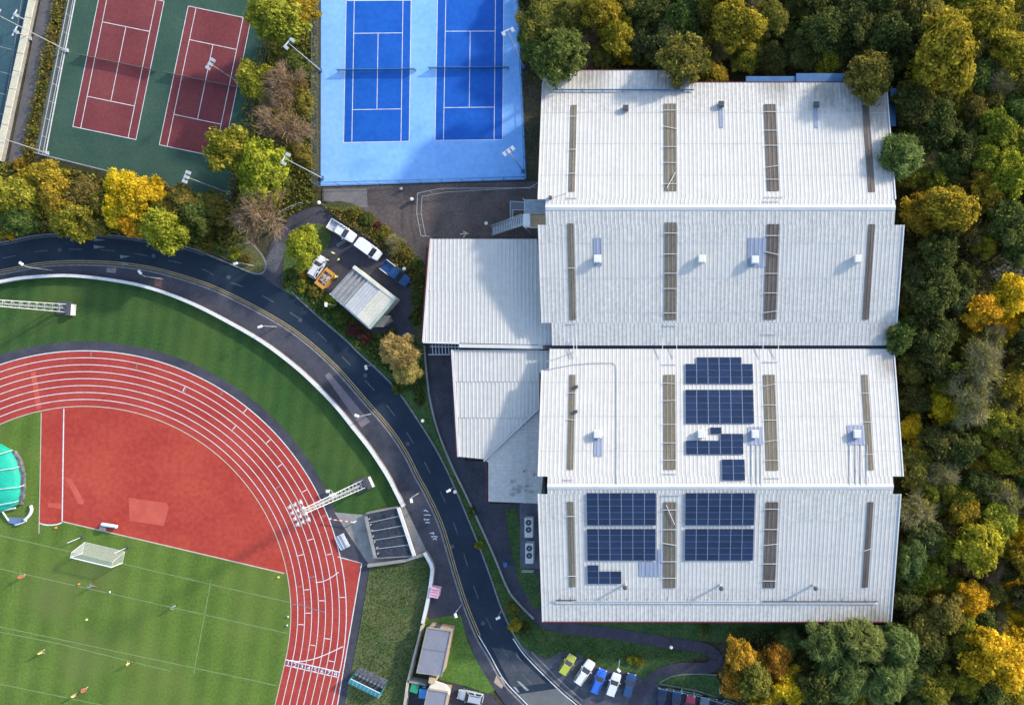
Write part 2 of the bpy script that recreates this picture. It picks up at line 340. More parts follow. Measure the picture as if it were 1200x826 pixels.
# hump triangles and bar strokes
def tri(px, z, mat, parent, name='hump_triangle'):
    return sheet(name, px, z, mat, parent=parent)
for a in (((110,279),(124,281.5),(110,283)), ((110,287),(124,290),(110,291.5)), ((141,299),(153,300.5),(141,303)), ((143,308),(153,309),(143,312)),
          ((602,781),(599,776),(608,789)), ((606,769),(604,763),(612,775)), ((598,762),(595,757),(604,772))):
    tri(a, .033, FADED, road)
for a in (((605,797),(609,798),(620,808),(617,809)), ((601,804),(605,805),(609,811),(607,811))): tri(a, .033, M('worn_arrow_paint', (.42,.42,.41), (.2,.21,.21), 1.5, .8), road, 'road_arrow')
rm = random.Random(12)
for x, y in ((70,293),(180,300),(268,325),(352,375),(428,440),(478,520),(530,640),(566,730),(600,785)):
    c_ = G(x, y); obj('manhole_cover', MB().lathe([(.36,.022),(.36,.031),(.30,.033)], (c_.x, c_.y, 0), 14).mesh('manhole_cover', DSTEEL), road)
for x, y, l, a_ in ((30,288,5,.1),(140,305,6,0),(320,352,5,-.6),(400,415,7,-.8),(455,475,5,-.9),(500,545,7,-1.1),(545,650,6,-1.25),(570,700,5,-1.2)):
    c_ = G(x, y); obj('tarmac_or_sunlit_patch', MB().box((c_.x, c_.y, .012), (l*.5, 1.1, .026), a_).mesh('tarmac_or_sunlit_patch', M('newer_asphalt', (.010,.018,.032), (.02,.03,.045), .8, .8, (6,.2))), road)
# unreadable faded strokes of lettering beside the yellow lines
ls = random.Random(3)
for cx, cy, nn in ((499.5,598,2), (501,603,3), (500,608,3), (501,612,2), (507,624,2), (509,628,3), (510,631,2)):
    for k in range(nn):
        x, y = cx+(k-nn/2+.5)*2.4, cy+ls.uniform(-.6, .6); l = ls.uniform(1.0, 1.9); a_ = ls.choice((.4, 1.2, -.5, .1))
        p, q = G(x-l*math.cos(a_), y-l*math.sin(a_)), G(x+l*math.cos(a_), y+l*math.sin(a_)); p.z = q.z = .112
        obj('painted_stroke', MB().ribbon([p, q], .16, .112, .112).mesh('painted_stroke', WHITE), foot)
# resurfaced patches, then two road stretches with sunlight painted in as paler grey
sheet('tarmac_or_sunlit_patch', [(126,314),(137,314.5),(136,320),(125,319)], .114, CONC, parent=foot)
sheet('tarmac_or_sunlit_patch', [(182,326),(191,327),(190,338),(181,334)], .114, M('reddish_patch', (.20, .11, .10), None, 1, .9), parent=foot)
sheet('tarmac_or_sunlit_patch', [(381,440),(386,436),(434,494),(424,501)], .114, M('mauve_patch', (.17, .145, .16), (.20, .17, .18), .6, .9, (5, .15)), parent=foot)
sheet('tarmac_or_sunlit_patch', [(582,790),(588,793),(592,800),(588,806),(579,799)], .114, M('tan_paving', (.46, .35, .26), (.40, .30, .22), 2, .9), parent=foot)
sheet('tarmac_or_sunlit_patch', [(576,758),(600,762),(640,800),(600,805)], .028, M('sunlit_road_mid', (.045, .055, .068), (.075, .08, .09), .4, .8, (5, .2)), parent=road)
sheet('tarmac_or_sunlit_patch', [(607,813),(655,806),(690,845),(720,862),(690,890),(650,858)], .028, ASPHG, parent=road)

# boundary walls along the road
wl = thing('boundary_wall', 'pale curved boundary wall between the road footway and the lawn', 'wall', G(250,366))
part('wall', MB().ribbon(GP(sW), .30, 0, 1.0), CONC, wl, True); part('coping', MB().ribbon(GP(sW), .52, 1.0, 1.12), CONCW, wl, True)
wl = thing('boundary_wall', 'short bent pale wall beside the pink box, above the rough grass bank', 'wall', G(505,690))
w2 = GP(smooth(WALL2)); part('wall', MB().ribbon(w2, .34, 0, 1.1), CONC, wl, True); part('coping', MB().ribbon(w2, .58, 1.1, 1.22), CONCW, wl, True)

# ------------------------------------------------------------------ running track
TC, RO, RI = (99, 718), 307.0, 242.0
def arc(r, a0, a1, n=120): return [(TC[0]+r*math.cos(math.radians(a0+(a1-a0)*k/n)), TC[1]+r*math.sin(math.radians(a0+(a1-a0)*k/n))) for k in range(n+1)]
DV = (-math.sin(math.radians(13)), math.cos(math.radians(13)))
def lane(r, ext=130):
    a = arc(r, -170, 13); e = a[-1]; return a+[(e[0]+DV[0]*ext, e[1]+DV[1]*ext)]
apron = sheet('track_apron', lane(RO+11)+lane(RO-3)[::-1], .01, TARM)
chute_apron = sheet('track_apron', [(400,600),(420,612),(430,640),(434,660),(420,740),(404,830),(395,900),(370,900),(392,700)], .012, TARM)
track = sheet('running_track', lane(RO)+lane(RI)[::-1], .03, TRACK)
chute = sheet('sprint_chute', [(396,652),(424,659.5),(395.5,826),(376,910),(368,910),(399,786),(406,740)], .026, TRACK)
for k in range(9):
    r = RI+(RO-RI)*k/8
    obj('lane_line', MB().ribbon(GP(lane(r)), .115 if k not in (0, 8) else .15, .04, .04).mesh('lane_line', CREAM if k == 0 else WHITE), track)
band('chute_line', [(396,652),(424,659.5),(409.7,743),(395.5,826),(381,910)], .16, .036, WHITE, chute, sm=False)
def rad(ang, r0, r1, wm, z, mat, parent, name='cross_line'):
    a = [(TC[0]+r*math.cos(math.radians(ang)), TC[1]+r*math.sin(math.radians(ang))) for r in (r0, r1)]
    return band(name, a, wm, z, mat, parent, sm=False)
rad(13, RI, RO, .18, .044, WHITE, track, 'finish_line')
LW = (RO-RI)/8
for a, k in ((-88.5,7), (-78,6), (-66,5.0), (-65.6,5.2), (-58,7), (-51.5,7), (-51,4), (-43,6), (-37,5), (-33,3), (-29,6), (-25,5),(-22,7),(-18,4),(-15,2),(-13.5,6),(-9,3),(-7,1),(-6,2),(-3.5,7),(-3,4),(0,2),(3,1),(6,5),(8,3),(11,6)):
    k = int(k); rad(a, RI+LW*k+1, RI+LW*(k+1)-1, .13, .045, WHITE if (k+int(a)) % 3 else FADED, track)
# long waterfall start curve, second faint curve and the repaired strip
band('start_curve', [(340,773),(352,774.5),(368,771.5),(384,765.5),(402,757)], .15, .047, WHITE, track)
band('start_curve', [(342,708),(352,708),(363,712),(381,717)], .13, .047, FADED, track)
band('start_curve', [(370,682),(378,681),(388,676.5),(397,670)], .13, .047, WHITE, track)
sheet('repaired_strip', [(36,436),(42,435),(49,478),(43,480)], .036, TRACKR, parent=track)
def textmesh(t, size):
    cu = bpy.data.curves.new('txt', 'FONT'); cu.body = t; cu.size = size; cu.align_x = 'CENTER'; cu.align_y = 'CENTER'; cu.resolution_u = 2
    o = bpy.data.objects.new('txt', cu); C.objects.link(o); bpy.context.view_layer.update()
    me = bpy.data.meshes.new_from_object(o.evaluated_get(bpy.context.evaluated_depsgraph_get())); bpy.data.objects.remove(o); bpy.data.curves.remove(cu); return me
PURP = M('lane_number_ground', (.19, .05, .09), (.24, .06, .08), 2, .85)
for k in range(8):
    a, b = math.radians(13), (RI+LW*k, RI+LW*(k+1))
    q = []
    for r, e in ((b[0]+.9, 1.2), (b[1]-.9, 1.2), (b[1]-.9, 6.4), (b[0]+.9, 6.4)):
        q.append((TC[0]+r*math.cos(a)+DV[0]*e, TC[1]+r*math.sin(a)+DV[1]*e))
    sheet('number_box', q, .038, PURP, parent=track)
    q2 = [((q[3][0]), q[3][1]), (q[2][0], q[2][1])]; band('cross_line', q2, .14, .046, WHITE, track, sm=False)
    m_ = textmesh(str(k+1), 1.05); m_.materials.clear(); m_.materials.append(WHITE)
    c = G(sum(p[0] for p in q)/4, sum(p[1] for p in q)/4); c.z = .05
    n_ = obj('lane_number', m_, track, c); n_.rotation_euler = (0, 0, math.radians(-13)); n_.scale = (1.25, 1, 1)
# infield: red D area and the grass pitch
inner = arc(RI, -170, 13)
pitch = sheet('pitch', inner+[(inner[-1][0]+DV[0]*130, inner[-1][1]+DV[1]*130), (-220,905), (-220,690)], .014, PITCH)
ip = [p for p in arc(RI, -102.2, -11.2, 80)]
dz = sheet('jump_apron', ip+[(333,671.5),(203,641),(74,611),(60,614),(46,612.5),(47.5,520)], .022, TRACKD)
band('apron_line', [(75,479),(73,611)], .2, .03, WHITE, dz, sm=False)
band('apron_line', [(46,612.5),(52,614.5),(60,615),(68,614),(73,612)], .2, .03, WHITE, dz)
band('apron_edge', [(48.5,483),(47.2,560),(45.8,625)], .16, .029, CREAM, dz, sm=False)
band('apron_edge', [(74,611),(203,641),(333,671.5)], .2, .029, CREAM, dz, sm=False)
sheet('repaired_strip', [(76,559),(84,561),(99,588),(97,591),(92,590)], .027, TRACKR, parent=dz)
sheet('repaired_strip', [(151,583),(195,589),(198,594),(192,616),(152,610)], .027, TRACKR, parent=dz)
sheet('repaired_strip', [(56,589),(72,589.5),(72,596),(57,594)], .027, TRACKR, parent=dz)
for a in ([(-200,580),(0,627),(298,696),(342,706)], [(-200,620),(0,666),(298,733),(338,742)], [(-200,690),(0,734),(298,797),(324,803)], [(0,740),(70,754),(200,786)], [(-100,778),(0,801),(131,828),(250,850)], [(247.5,679),(227,789)]):
    band('pitch_line', a, .17, .02, PALEG, pitch, sm=False)

# ------------------------------------------------------------------ banks, verges, paths
sheet('grass_bank', [(434,662),(470,657),(500,648),(508,668),(498,727),(488,770),(474,830),(466,905),(388,905),(404,826),(420,745)], .018, ROUGH)
sheet('verge', [(520,722),(540,720),(548,750),(562,780),(580,808),(572,812),(545,803),(520,797),(500,790),(490,790),(498,727)], .116, VERGEB)
sheet('yard', [(478,796),(500,791),(545,804),(573,812),(590,828),(650,905),(460,905)], .05, TARM)
# strip between road and hall path
vr = smooth([(438,428),(461,450),(494,496),(518,536),(538,579),(558,627),(574,668),(589,711),(604,744),(620,766),(650,795)])
sheet('verge', vr+[(690,822),(760,800),(790,776),(840,765),(760,752),(640,738),(625,722),(612,705),(598,690),(582,650),(560,605),(535,560),(512,510),(500,460),(498,400),(470,395)], .06, VERGE)
PATH = [(518,395),(517,430),(522,470),(535,520),(556,565),(577,605),(590,645),(600,680),(612,704),(628,721),(652,733),(727,743),(780,752),(824,759),(840,771),(828,782),(793,783),(769,792),(752,808),(740,830),(730,870)]
sheet('path', [(500,398),(545,398),(545,540),(575,540),(575,590),(640,590),(640,735),(625,728),(608,708),(596,690),(580,650),(562,612),(538,560),(514,508),(503,460)], .09, TARM)
band('path', PATH[8:], 2.0, .12, M('dark_path', (.05, .045, .062), (.075, .066, .082), .4, .9, (5, .25)))
band('path_edging', [(498,405),(501,440),(505,470),(514,505),(530,545),(546,578),(562,612),(580,652),(596,690),(610,708),(626,724)], .28, .0, CONC, z1=.45)
sheet('lawn', [(592,596),(606,596),(612,640),(632,680),(634,712),(625,712),(608,680),(598,640)], .13, VERGE)
sheet('lawn', [(769,795),(800,788),(838,790),(862,826),(800,812),(772,806)], .125, VERGE)
sheet('lawn', [(632,735),(760,748),(850,752),(960,735),(960,725),(632,725)], .075, VERGE)
sheet('car_park', [(608,752),(622,764),(640,772),(658,762),(676,764),(692,776),(712,784),(745,789),(760,800),(773,800),(860,826),(900,905),(730,905),(680,823),(657,803),(625,772)], .10, M('car_park_asphalt', (.06, .065, .085), (.10, .10, .115), .35, .85, (4, .25), .2, col3=(.22, .17, .17), mix=(.4, .6)))
band('kerb', [(620,766),(657,803),(680,823)], .25, .0, KERB, z1=.14, off=.6)
band('kerb', [(771,800),(815,808),(865,824)], .2, .0, KERB, z1=.17, sm=False)
band('kerb', [(771,800),(790,791),(815,789),(840,790)], .2, .0, KERB, z1=.17)
# forecourt and compound
sheet('forecourt', [(378,220),(640,212),(640,290),(500,290),(497,330),(478,300),(440,262),(415,243),(378,236)], .07, PAVER)
sheet('forecourt_slab', [(380,222),(430,221),(431,243),(412,243),(380,234)], .078, M('grey_slab', (.17, .15, .145), (.22, .2, .19), .5, .9, (5, .2)), parent=None)
sheet('compound_yard', smooth([(300,318),(312,300),(318,285),(330,262),(352,247),(378,243),(402,258),(440,275),(478,305),(496,330),(494,395),(470,402),(462,382),(440,395),(415,372),(385,345),(360,352),(330,340)],4), .045, TARM)
sheet('leaf_litter_patch', smooth([(316,296),(326,284),(338,290),(330,306),(322,320),(310,312)],3), .056, M('bleached_tarmac', (.13, .125, .13), (.08, .08, .09), .6, .9, (4, .3)))
sheet('verge', smooth([(200,284),(235,292),(266,305),(296,320),(309,316),(311,303),(300,288),(280,276),(255,262),(230,240),(200,240)],3), .10, M('mossy_verge', (.075, .10, .022), (.14, .12, .05), .4, .95, (3, .4), .5))
band('kerb', [(240,297),(267,308),(300,321),(311,316),(309,302),(292,283),(275,274)], .25, 0, KERB, z1=.15)
sheet('verge', smooth([(330,338),(350,352),(375,372),(408,400),(440,430),(468,455),(500,500),(500,440),(480,395),(465,402),(440,395),(415,372),(388,346),(366,325),(352,312),(332,310)],3), .085, VERGE)
sheet('verge', smooth([(332,318),(335,290),(350,270),(372,262),(388,270),(384,290),(366,310),(345,325)],3), .095, M('leafy_verge', (.045, .09, .02), (.09, .11, .03), .5, .95, (3, .4), .5))
sheet('verge', smooth([(375,240),(402,236),(430,248),(455,268),(480,292),(500,318),(500,395),(485,395),(480,330),(465,305),(440,284),(410,262),(390,252)],3), .09, M('shrubby_verge', (.05, .075, .022), (.10, .095, .045), .5, .95, (3, .4), .5))
sheet('verge', [(232,180),(340,-60),(378,-60),(376,222),(372,240),(330,256),(290,282),(262,268),(236,240)], .03, M('leaf_strewn_ground', (.04, .055, .018), (.11, .07, .035), .4, .95, (3, .4), .5))
sheet('verge', [(-160,200),(50,186),(272,240),(300,282),(240,292),(208,284),(149,275),(101,271),(48,272),(-80,294),(-160,305)], .04, M('hedge_floor', (.025, .045, .015), (.07, .06, .025), .4, .95, (3, .4), .5))

sheet('path', smooth([(1158,318),(1175,306),(1215,300),(1300,290),(1300,345),(1210,338),(1172,334)],4), .0, M('woodland_track', (.13,.125,.14), (.19,.18,.19), .4, .9, (3,.3)))
# ------------------------------------------------------------------ tennis courts
def lerp(a, b, t): return (a[0]+(b[0]-a[0])*t, a[1]+(b[1]-a[1])*t)
def court(base, bl, br, tr, tl, fill, netpost, label, linew=.105):
    z = base['z']
    pt = lambda u, v: lerp(lerp(bl, br, u), lerp(tl, tr, u), v)
    cs = sheet('court_surface', [pt(0,0), pt(1,0), pt(1,1), pt(0,1)], z+.006, fill, parent=base['o'])
    ax, sv = 1.37/10.97, 5.485/23.77
    for a, b in (((0,0),(1,0)), ((0,1),(1,1)), ((0,0),(0,1)), ((1,0),(1,1)), ((ax,0),(ax,1)), ((1-ax,0),(1-ax,1)), ((ax,sv),(1-ax,sv)), ((ax,1-sv),(1-ax,1-sv)), ((.5,sv),(.5,1-sv))):
        band('court_line', [pt(*a), pt(*b)], linew, z+.014+.003*(a[0] == b[0]), WHITE, base['o'], sm=False)
    a, b = G(*pt(-.09, .5)), G(*pt(1.09, .5)); a.z = b.z = z
    n = thing('tennis_net', label, 'tennis net', (a+b)/2, 0, 'nets across the tennis courts')
    for p in (a, b): part('post', MB().tube([p, p+Vector((0,0,1.1))], .06, 8), DSTEEL, n, True)
    k = [a.lerp(b, i/12)+Vector((0,0,.92+.14*abs(i/6-1))) for i in range(13)]
    d = (b-a).normalized(); nr = Vector((-d.y, d.x, 0))*.012
    part('netting', MB().add([p+nr for p in k]+[Vector((p.x, p.y, z+.03))+nr for p in k]+[p-nr for p in k]+[Vector((p.x, p.y, z+.03))-nr for p in k],
        [(i, i+1, 14+i, 13+i) for i in range(12)]+[(26+i, 39+i, 40+i, 27+i) for i in range(12)]), NETD, n, True)
    part('headband', MB().tube(k, .05, 6), netpost, n, True)
    return n
bo = sheet('blue_court', [(376.5,-90),(603,-90),(607,0),(616.5,211),(376,218.5)], .08, BLUEL)
DNET = M('net_tape_blue', (.10, .22, .42), None, 2, .7); GNET = M('net_tape_green', (.10, .16, .15), None, 2, .7)
court({'o': bo, 'z': .08}, (403,167.5), (479.7,166), (482,1), (406,1.5), BLUED, DNET, 'low net across the left of the two blue tennis courts')
court({'o': bo, 'z': .08}, (510,165), (589,164), (590.5,-1), (513,-1), BLUED, DNET, 'low net across the right of the two blue tennis courts')
go = sheet('green_court', [(110,-100),(92,-15),(53,182),(160,208),(271,236),(300,120),(330,-20),(345,-100)], .06, GREENC)
court({'o': go, 'z': .06}, (85.7,148.7), (159.7,164), (192.7,2), (118.5,-13), REDC, GNET, 'low net across the left red tennis court')
court({'o': go, 'z': .06}, (187,170), (261,185.5), (294.5,23), (221,7.6), REDC, GNET, 'low net across the right red tennis court beside the trees')
band('court_edge_line', [(95,-30),(88,2),(70,95),(53.5,182)], .22, .075, CONCW, go, sm=False)
lo = sheet('sports_pitch', [(-200,-100),(30,-100),(40,0),(22,90),(0,185),(-40,230),(-200,240)], .05, M('blue_green_court', (.03, .075, .095), (.045, .095, .105), .2, .85, (3, .15)))
for a in ([(10,-60),(-10,60),(-40,200)], [(20,60),(-60,40)], [(15,88),(-60,70)], [(10,112),(-60,95)], [(6,135),(-60,118)], [(26,0),(2,150)]): band('pitch_marking', a, .14, .06, FADED, lo, sm=False)
sheet('service_path', [(55,-100),(48,0),(10,190),(22,195),(32,190),(68,10),(84,-100)], .055, M('grey_path', (.10, .095, .10), (.13, .12, .12), .5, .9, (5, .2)))
sheet('service_path', [(104,-100),(86,2),(52,182),(36,180),(72,0),(90,-100)], .05, M('mossy_gravel', (.13, .145, .14), (.10, .12, .10), .5, .95, (4, .3)))
cw = thing('retaining_wall', 'cream topped straight wall at the far left beside the hedge strip', 'wall', G(22,98))
wp = GP([(66,-100),(42.5,0),(22,98),(3,190)]); part('wall', MB().ribbon(wp, .8, 0, .9), CONC, cw, True)
for k in range(14):
    a, b = wp[0].lerp(wp[-1], k/14+.002), wp[0].lerp(wp[-1], (k+1)/14-.002)
    q0 = G(66-63*(k/14+.001), -100+290*(k/14+.001)); q1 = G(66-63*((k+1)/14-.001), -100+290*((k+1)/14-.001))
    part('coping_slab', MB().ribbon([q0, q1], 1.15, .9, 1.02), M('cream_coping', (.52, .47, .33), (.60, .55, .42), .8, .9, (4, .15)), cw, True)

# fences
def fence(label, px, h, spacing, post=DSTEEL, mesh=FENCEM, rails=2, name='mesh_fence', z=.05, r=.045):
    pl = GP(px); o = thing(name, label, 'fence', pl[0].lerp(pl[-1], .5)*1.0)
    pm = None
    for a, b in zip(pl, pl[1:]):
        n = max(1, round((b-a).length/spacing))
        for k in range(n+(b is pl[-1])):
            p = a.lerp(b, k/n)
            if pm is None: pm = MB().tube([(0,0,0),(0,0,h)], r, 6).mesh('post', post)
            obj('post', pm, o, Vector((p.x, p.y, z))-Vector(o.location))
        if mesh: part('mesh_panel', MB().add([(a.x,a.y,z+.05),(b.x,b.y,z+.05),(b.x,b.y,z+h),(a.x,a.y,z+h)], [(0,1,2,3)]), mesh, o, True)
        for k in range(rails):
            zz = z+h*(1-k/max(1, rails-.6))
            part('rail', MB().bar((a.x,a.y,zz), (b.x,b.y,zz), r*1.5), post, o, True)
    return o
fence('chain link fence along the bottom edge of the blue courts', [(376,219),(617,212)], 2.8, 3.4, BSTEEL)
fence('chain link fence along the left edge of the blue courts', [(374.5,-60),(374.5,219)], 2.8, 3.4)
fence('chain link fence along the right edge of the blue courts by the wood', [(606,-60),(609,0),(618,212)], 2.8, 3.4, BSTEEL)
fence('long grey fence along the bottom edge of the green and red courts', [(53,183),(160,209.5),(272,238)], 2.2, 3.0, STEEL)
fence('grey fence down the left edge of the green and red courts', [(104,-80),(88,0),(52,182)], 1.1, 3.2, STEEL)
fence('dark fence between the green court and the row of trees', [(274,238),(303,120),(333,-20)], 2.6, 3.2)
fence('galvanised railing enclosing the paved yard in front of the steel stairs', [(634,216),(622,223),(520,223.5),(493,229),(492,252),(497,278),(506,279)], 1.5, 2.4, STEEL, None, 1, 'steel_railing', .08, .04)
fence('second inner galvanised railing of the paved yard', [(630,221),(524,227),(497,232),(496,252),(501,277)], 1.0, 3.0, STEEL, None, 1, 'steel_railing', .08, .035)
fence('thin railing curving beside the bare brown tree near the compound', [(300,247),(330,252),(345,243),(356,239)], 1.1, 2.2, STEEL, None, 2, 'steel_railing', .05)
fence('low rail fence above the dark parked cars in the bottom car park', [(771,803),(815,811),(868,827)], .9, 2.6, STEEL, None, 2, 'rail_fence', .14, .04)

# ------------------------------------------------------------------ the sports hall
ZE, ZR = 8.0, 12.5
YN, YRN, YV, YRS, YS = 43.45, 22.4, 0.85, -20.7, -43.3
def roofz(y):
    if y > YRN: return ZR+(ZE-ZR)*(y-YRN)/(YN-YRN)
    if y > YV: return ZE+(ZR-ZE)*(y-YV)/(YRN-YV)
    if y > YRS: return ZE+(ZR-ZE)*(YV-y)/(YV-YRS)
    return ZR+(ZE-ZR)*(YRS-y)/(YRS-YS)
def RP(px, py, dz=0.0):
    z = 10.0
    for _ in range(8): p = G(px, py, z); z = roofz(p.y)+dz
    return G(px, py, z)
PIT = .64
def profile(x0, x1, pit=PIT, h=.055):
    out, x = [], x0
    while x < x1:
        for f, hh in ((0,0),(.58,0),(.68,h),(.9,h)):
            if x+f*pit < x1: out.append((x+f*pit, hh))
        x += pit
    return out+[(x1, 0)]
def corr(x0, x1, y0, y1, lift=0.0, zf=roofz, h=.032):
    pr = profile(x0, x1, h=h); n = len(pr); m = MB()
    vs = [(x, y0, zf(y0)+hh+lift) for x, hh in pr]+[(x, y1, zf(y1)+hh+lift+.0) for x, hh in pr]
    vs += [(x, y, z-.03) for x, y, z in vs]
    fs = [(i, i+1, n+i+1, n+i) for i in range(n-1)] if y1 > y0 else [(i, n+i, n+i+1, i+1) for i in range(n-1)]
    fs += [(2*n+i, 2*n+i+1, i+1, i) for i in range(n-1)]+[(n+i, n+i+1, 3*n+i+1, 3*n+i) for i in range(n-1)]
    return m.add(vs, fs)
LAP = M('lap_joint', (.40,.40,.40), (.52,.52,.52), .6, .6)
def slope(parent, x0, x1, ye, yr, mats, nx0, nx1, notch, n=4, eave=None):
    """courses of sheeting from eave ye to ridge yr; the last `notch` metres below the ridge are narrower (nx0..nx1)"""
    sg = 1 if ye > yr else -1; yn = yr+sg*notch
    ys = [ye+(yr-ye)*k/n for k in range(n)]+[yn, yr]
    for k in range(n+1):
        ya, yb = ys[k], ys[k+1]; a, b = (x0, x1) if k < n else (nx0, nx1)
        if k == 0 and eave:
            ym = ya-sg*eave[1]; part('roof_sheet_course', corr(eave[0], b, ya, ym), mats[0], parent, True); ya = ym
            part('verge_flashing', MB().bar((eave[0], ye, roofz(ye)+.02), (eave[0], ym, roofz(ym)+.02), .16, .24), RIDGE, parent, True)
        part('roof_sheet_course', corr(a, b, ya, yb), mats[min(k, n-1) % len(mats)], parent, True)
        if 0 < k < n: part('lap_joint', MB().add([(x0,ya-.03,roofz(ya)+.045),(x1,ya-.03,roofz(ya)+.045),(x1,ya+.03,roofz(ya)+.045),(x0,ya+.03,roofz(ya)+.045)], [(0,1,2,3)]), LAP, parent, True)
    for xe in (x0, x1):
        y_ = ye-sg*eave[1] if eave and xe == x0 else ye
        part('verge_flashing', MB().bar((xe, y_, roofz(y_)+.02), (xe, yn, roofz(yn)+.02), .16, .24), RIDGE if xe == x0 else STEELW, parent, True)
def hall(label, y0, yr, y1, x0, xa, xb, nx0, nx1, na, nb, mats_a, mats_b, ea=None, eb=None):
    o = thing('sports_hall', label, 'building', ((x0+xa)/2, yr, 0))
    pr = [(y0-.3, 0), (y0-.3, ZE-.25), (yr, ZR-.3), (y1+.3, ZE-.25), (y1+.3, 0)]
    xm = nx1-.2; x0w = nx0+.2
    m = MB(); n = len(pr); m.add([(x0w, y, z) for y, z in pr]+[(xm, y, z) for y, z in pr], [tuple(range(n)), tuple(range(n, 2*n))[::-1]]+[(i, n+i, n+(i+1) % n, (i+1) % n) for i in range(n)])
    part('wall', m, CLAD, o, True)
    slope(o, x0, xa, y0, yr+.01, mats_a, nx0, nx1, na, eave=ea); slope(o, x0, xb, y1, yr-.01, mats_b, nx0, nx1, nb, eave=eb)
    part('ridge_cap', MB().add([(nx0, yr-.42, roofz(yr-.42)+.08), (nx1, yr-.42, roofz(yr-.42)+.08), (nx1, yr, ZR+.16), (nx0, yr, ZR+.16), (nx1, yr+.42, roofz(yr+.42)+.08), (nx0, yr+.42, roofz(yr+.42)+.08)], [(0,1,2,3), (3,2,4,5)]), RIDGE, o, True)
    return o
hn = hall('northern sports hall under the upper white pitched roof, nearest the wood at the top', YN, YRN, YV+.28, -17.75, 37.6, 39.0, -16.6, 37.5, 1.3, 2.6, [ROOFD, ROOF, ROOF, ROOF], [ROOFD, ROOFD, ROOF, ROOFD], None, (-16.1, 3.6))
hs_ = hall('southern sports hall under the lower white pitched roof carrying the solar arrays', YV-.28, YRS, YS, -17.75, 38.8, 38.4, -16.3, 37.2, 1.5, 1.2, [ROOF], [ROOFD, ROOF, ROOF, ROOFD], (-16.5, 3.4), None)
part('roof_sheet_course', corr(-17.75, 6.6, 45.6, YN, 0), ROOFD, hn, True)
part('fascia', MB().bar((-17.75, 45.68, roofz(45.6)-.1), (6.6, 45.68, roofz(45.6)-.1), .1, .35), FASC, hn, True)
part('fascia', MB().bar((6.7, YN+.08, ZE-.1), (37.6, YN+.08, ZE-.1), .1, .35), FASC, hn, True)
part('fascia', MB().bar((-17.75, YS-.08, ZE-.08), (38.4, YS-.08, ZE-.08), .14, .42), FASC, hs_, True)
part('valley_gutter', MB().box((10.5, YV, ZE-.35), (56.5, .66, .1)), NAVY, hn, True)
# rooflights: (centre x px near ridge, near-ridge y px, near-eave y px, width px, stained)
RL = [(670,224.6,123.5,7,0),(785.8,224,122,14.5,0),(906,224,122.5,14,1),(1021.5,225,123.5,8,1),
      (668.5,262,375,7,0),(786,261,375,14,0),(906,263,374.6,14.5,1),(1021.5,263,374.6,7.3,1),
      (668.1,550,439,7.3,0),(785,550,439,14,0),(905,551,439,14,0),(1020,550.5,439,7.5,0),
      (668.3,587.7,687.5,7.3,0),(785,588,688.5,14.5,0),(904.7,588,688.5,14.5,1),(1020,588,688,7,1)]
for i, (cx, ya, yb, wp_, st) in enumerate(RL):
    a = RP(cx, ya); b = RP(cx, yb); hw = wp_/2*(H-a.z)/F
    par = hn if i < 8 else hs_
    m = corr(a.x-hw, a.x+hw, b.y, a.y, .10)
    rl = part('rooflight', m, RLIGHTD if st else RLIGHT, par, True)
    rr = random.Random(i)
    nb = 5 if wp_ > 10 else 3
    for k in range(nb):
        t = (k+.35+rr.uniform(0,.3))/nb; y = a.y+(b.y-a.y)*t; z = roofz(y)+.26; tilt = rr.uniform(-.25, .25) if rr.random() < .3 else 0
        if wp_ < 10 and rr.random() < .4: continue
        part('clamp_bar', MB().bar((a.x-hw-.15, y-tilt, z), (a.x+hw+.15, y+tilt, z), .07), STEELW, rl, True)
    if i in (1, 13):
        y0_, y1_ = (b.y+.6, b.y+3.2) if i == 1 else (a.y-.4, a.y-3.6)
        y0_, y1_ = (a.y+.4, a.y+3.0) if i == 1 else (y0_, y1_)
        part('clamp_bar', MB().bar((a.x-hw*.6, y0_, roofz(y0_)+.3), (a.x+hw*.8, y1_, roofz(y1_)+.3), .08), STEELW, rl, True)
# coloured replacement sheets
for i, (x0, y0, x1, y1) in enumerate([(842.5,122,848,150),(953,122,959,150),(695.5,279,705.5,312),(876.5,279,897,313),(696.5,511,706,534.5),(876,500,894,521),(992.5,498,1014,521),(749,658,775,675),(771,643,777,659)]):
    a, b = RP(x0, y0), RP(x1, y1)
    part('replacement_sheet', corr(min(a.x,b.x), max(a.x,b.x), b.y, a.y, .10 if i != 8 else .105), PATCH, hn if i < 4 else hs_, True)
# walk boards above the small cowls, drawn as narrow rails
for xs, y0, y1, par in (((881,887,892), 521, 570, hs_), ((996,1003,1009,1016), 521, 569, hs_)):
    for x in xs:
        a, b = RP(x, y0, .12), RP(x, y1, .12); part('walkway_rail', MB().bar(a, b, .09), STEEL, par, True)
# white ladders bridging the valley gutter
for x in (672.5, 676, 776.5, 793, 894, 912):
    a, b = RP(x, 396, .25), RP(x, 418, .25); part('walkway_rail', MB().bar((a.x, a.y, ZE+.75), (a.x, b.y, ZE+.75), .09), STEELW, hn, True)
for i, (x0, x1, y) in enumerate(((664,675,379),(777,793,381),(893,912,391),(776,793,427),(894,912,424),(777,793,555),(896,914,560),(660,672,562),(664,676,232),(894,914,236),(896,918,231),(776,798,580))):
    a, b = RP(x0, y, .16), RP(x1, y, .16); part('safety_bar', MB().bar(a, b, .08), STEEL, hn if y < 405 else hs_, True)
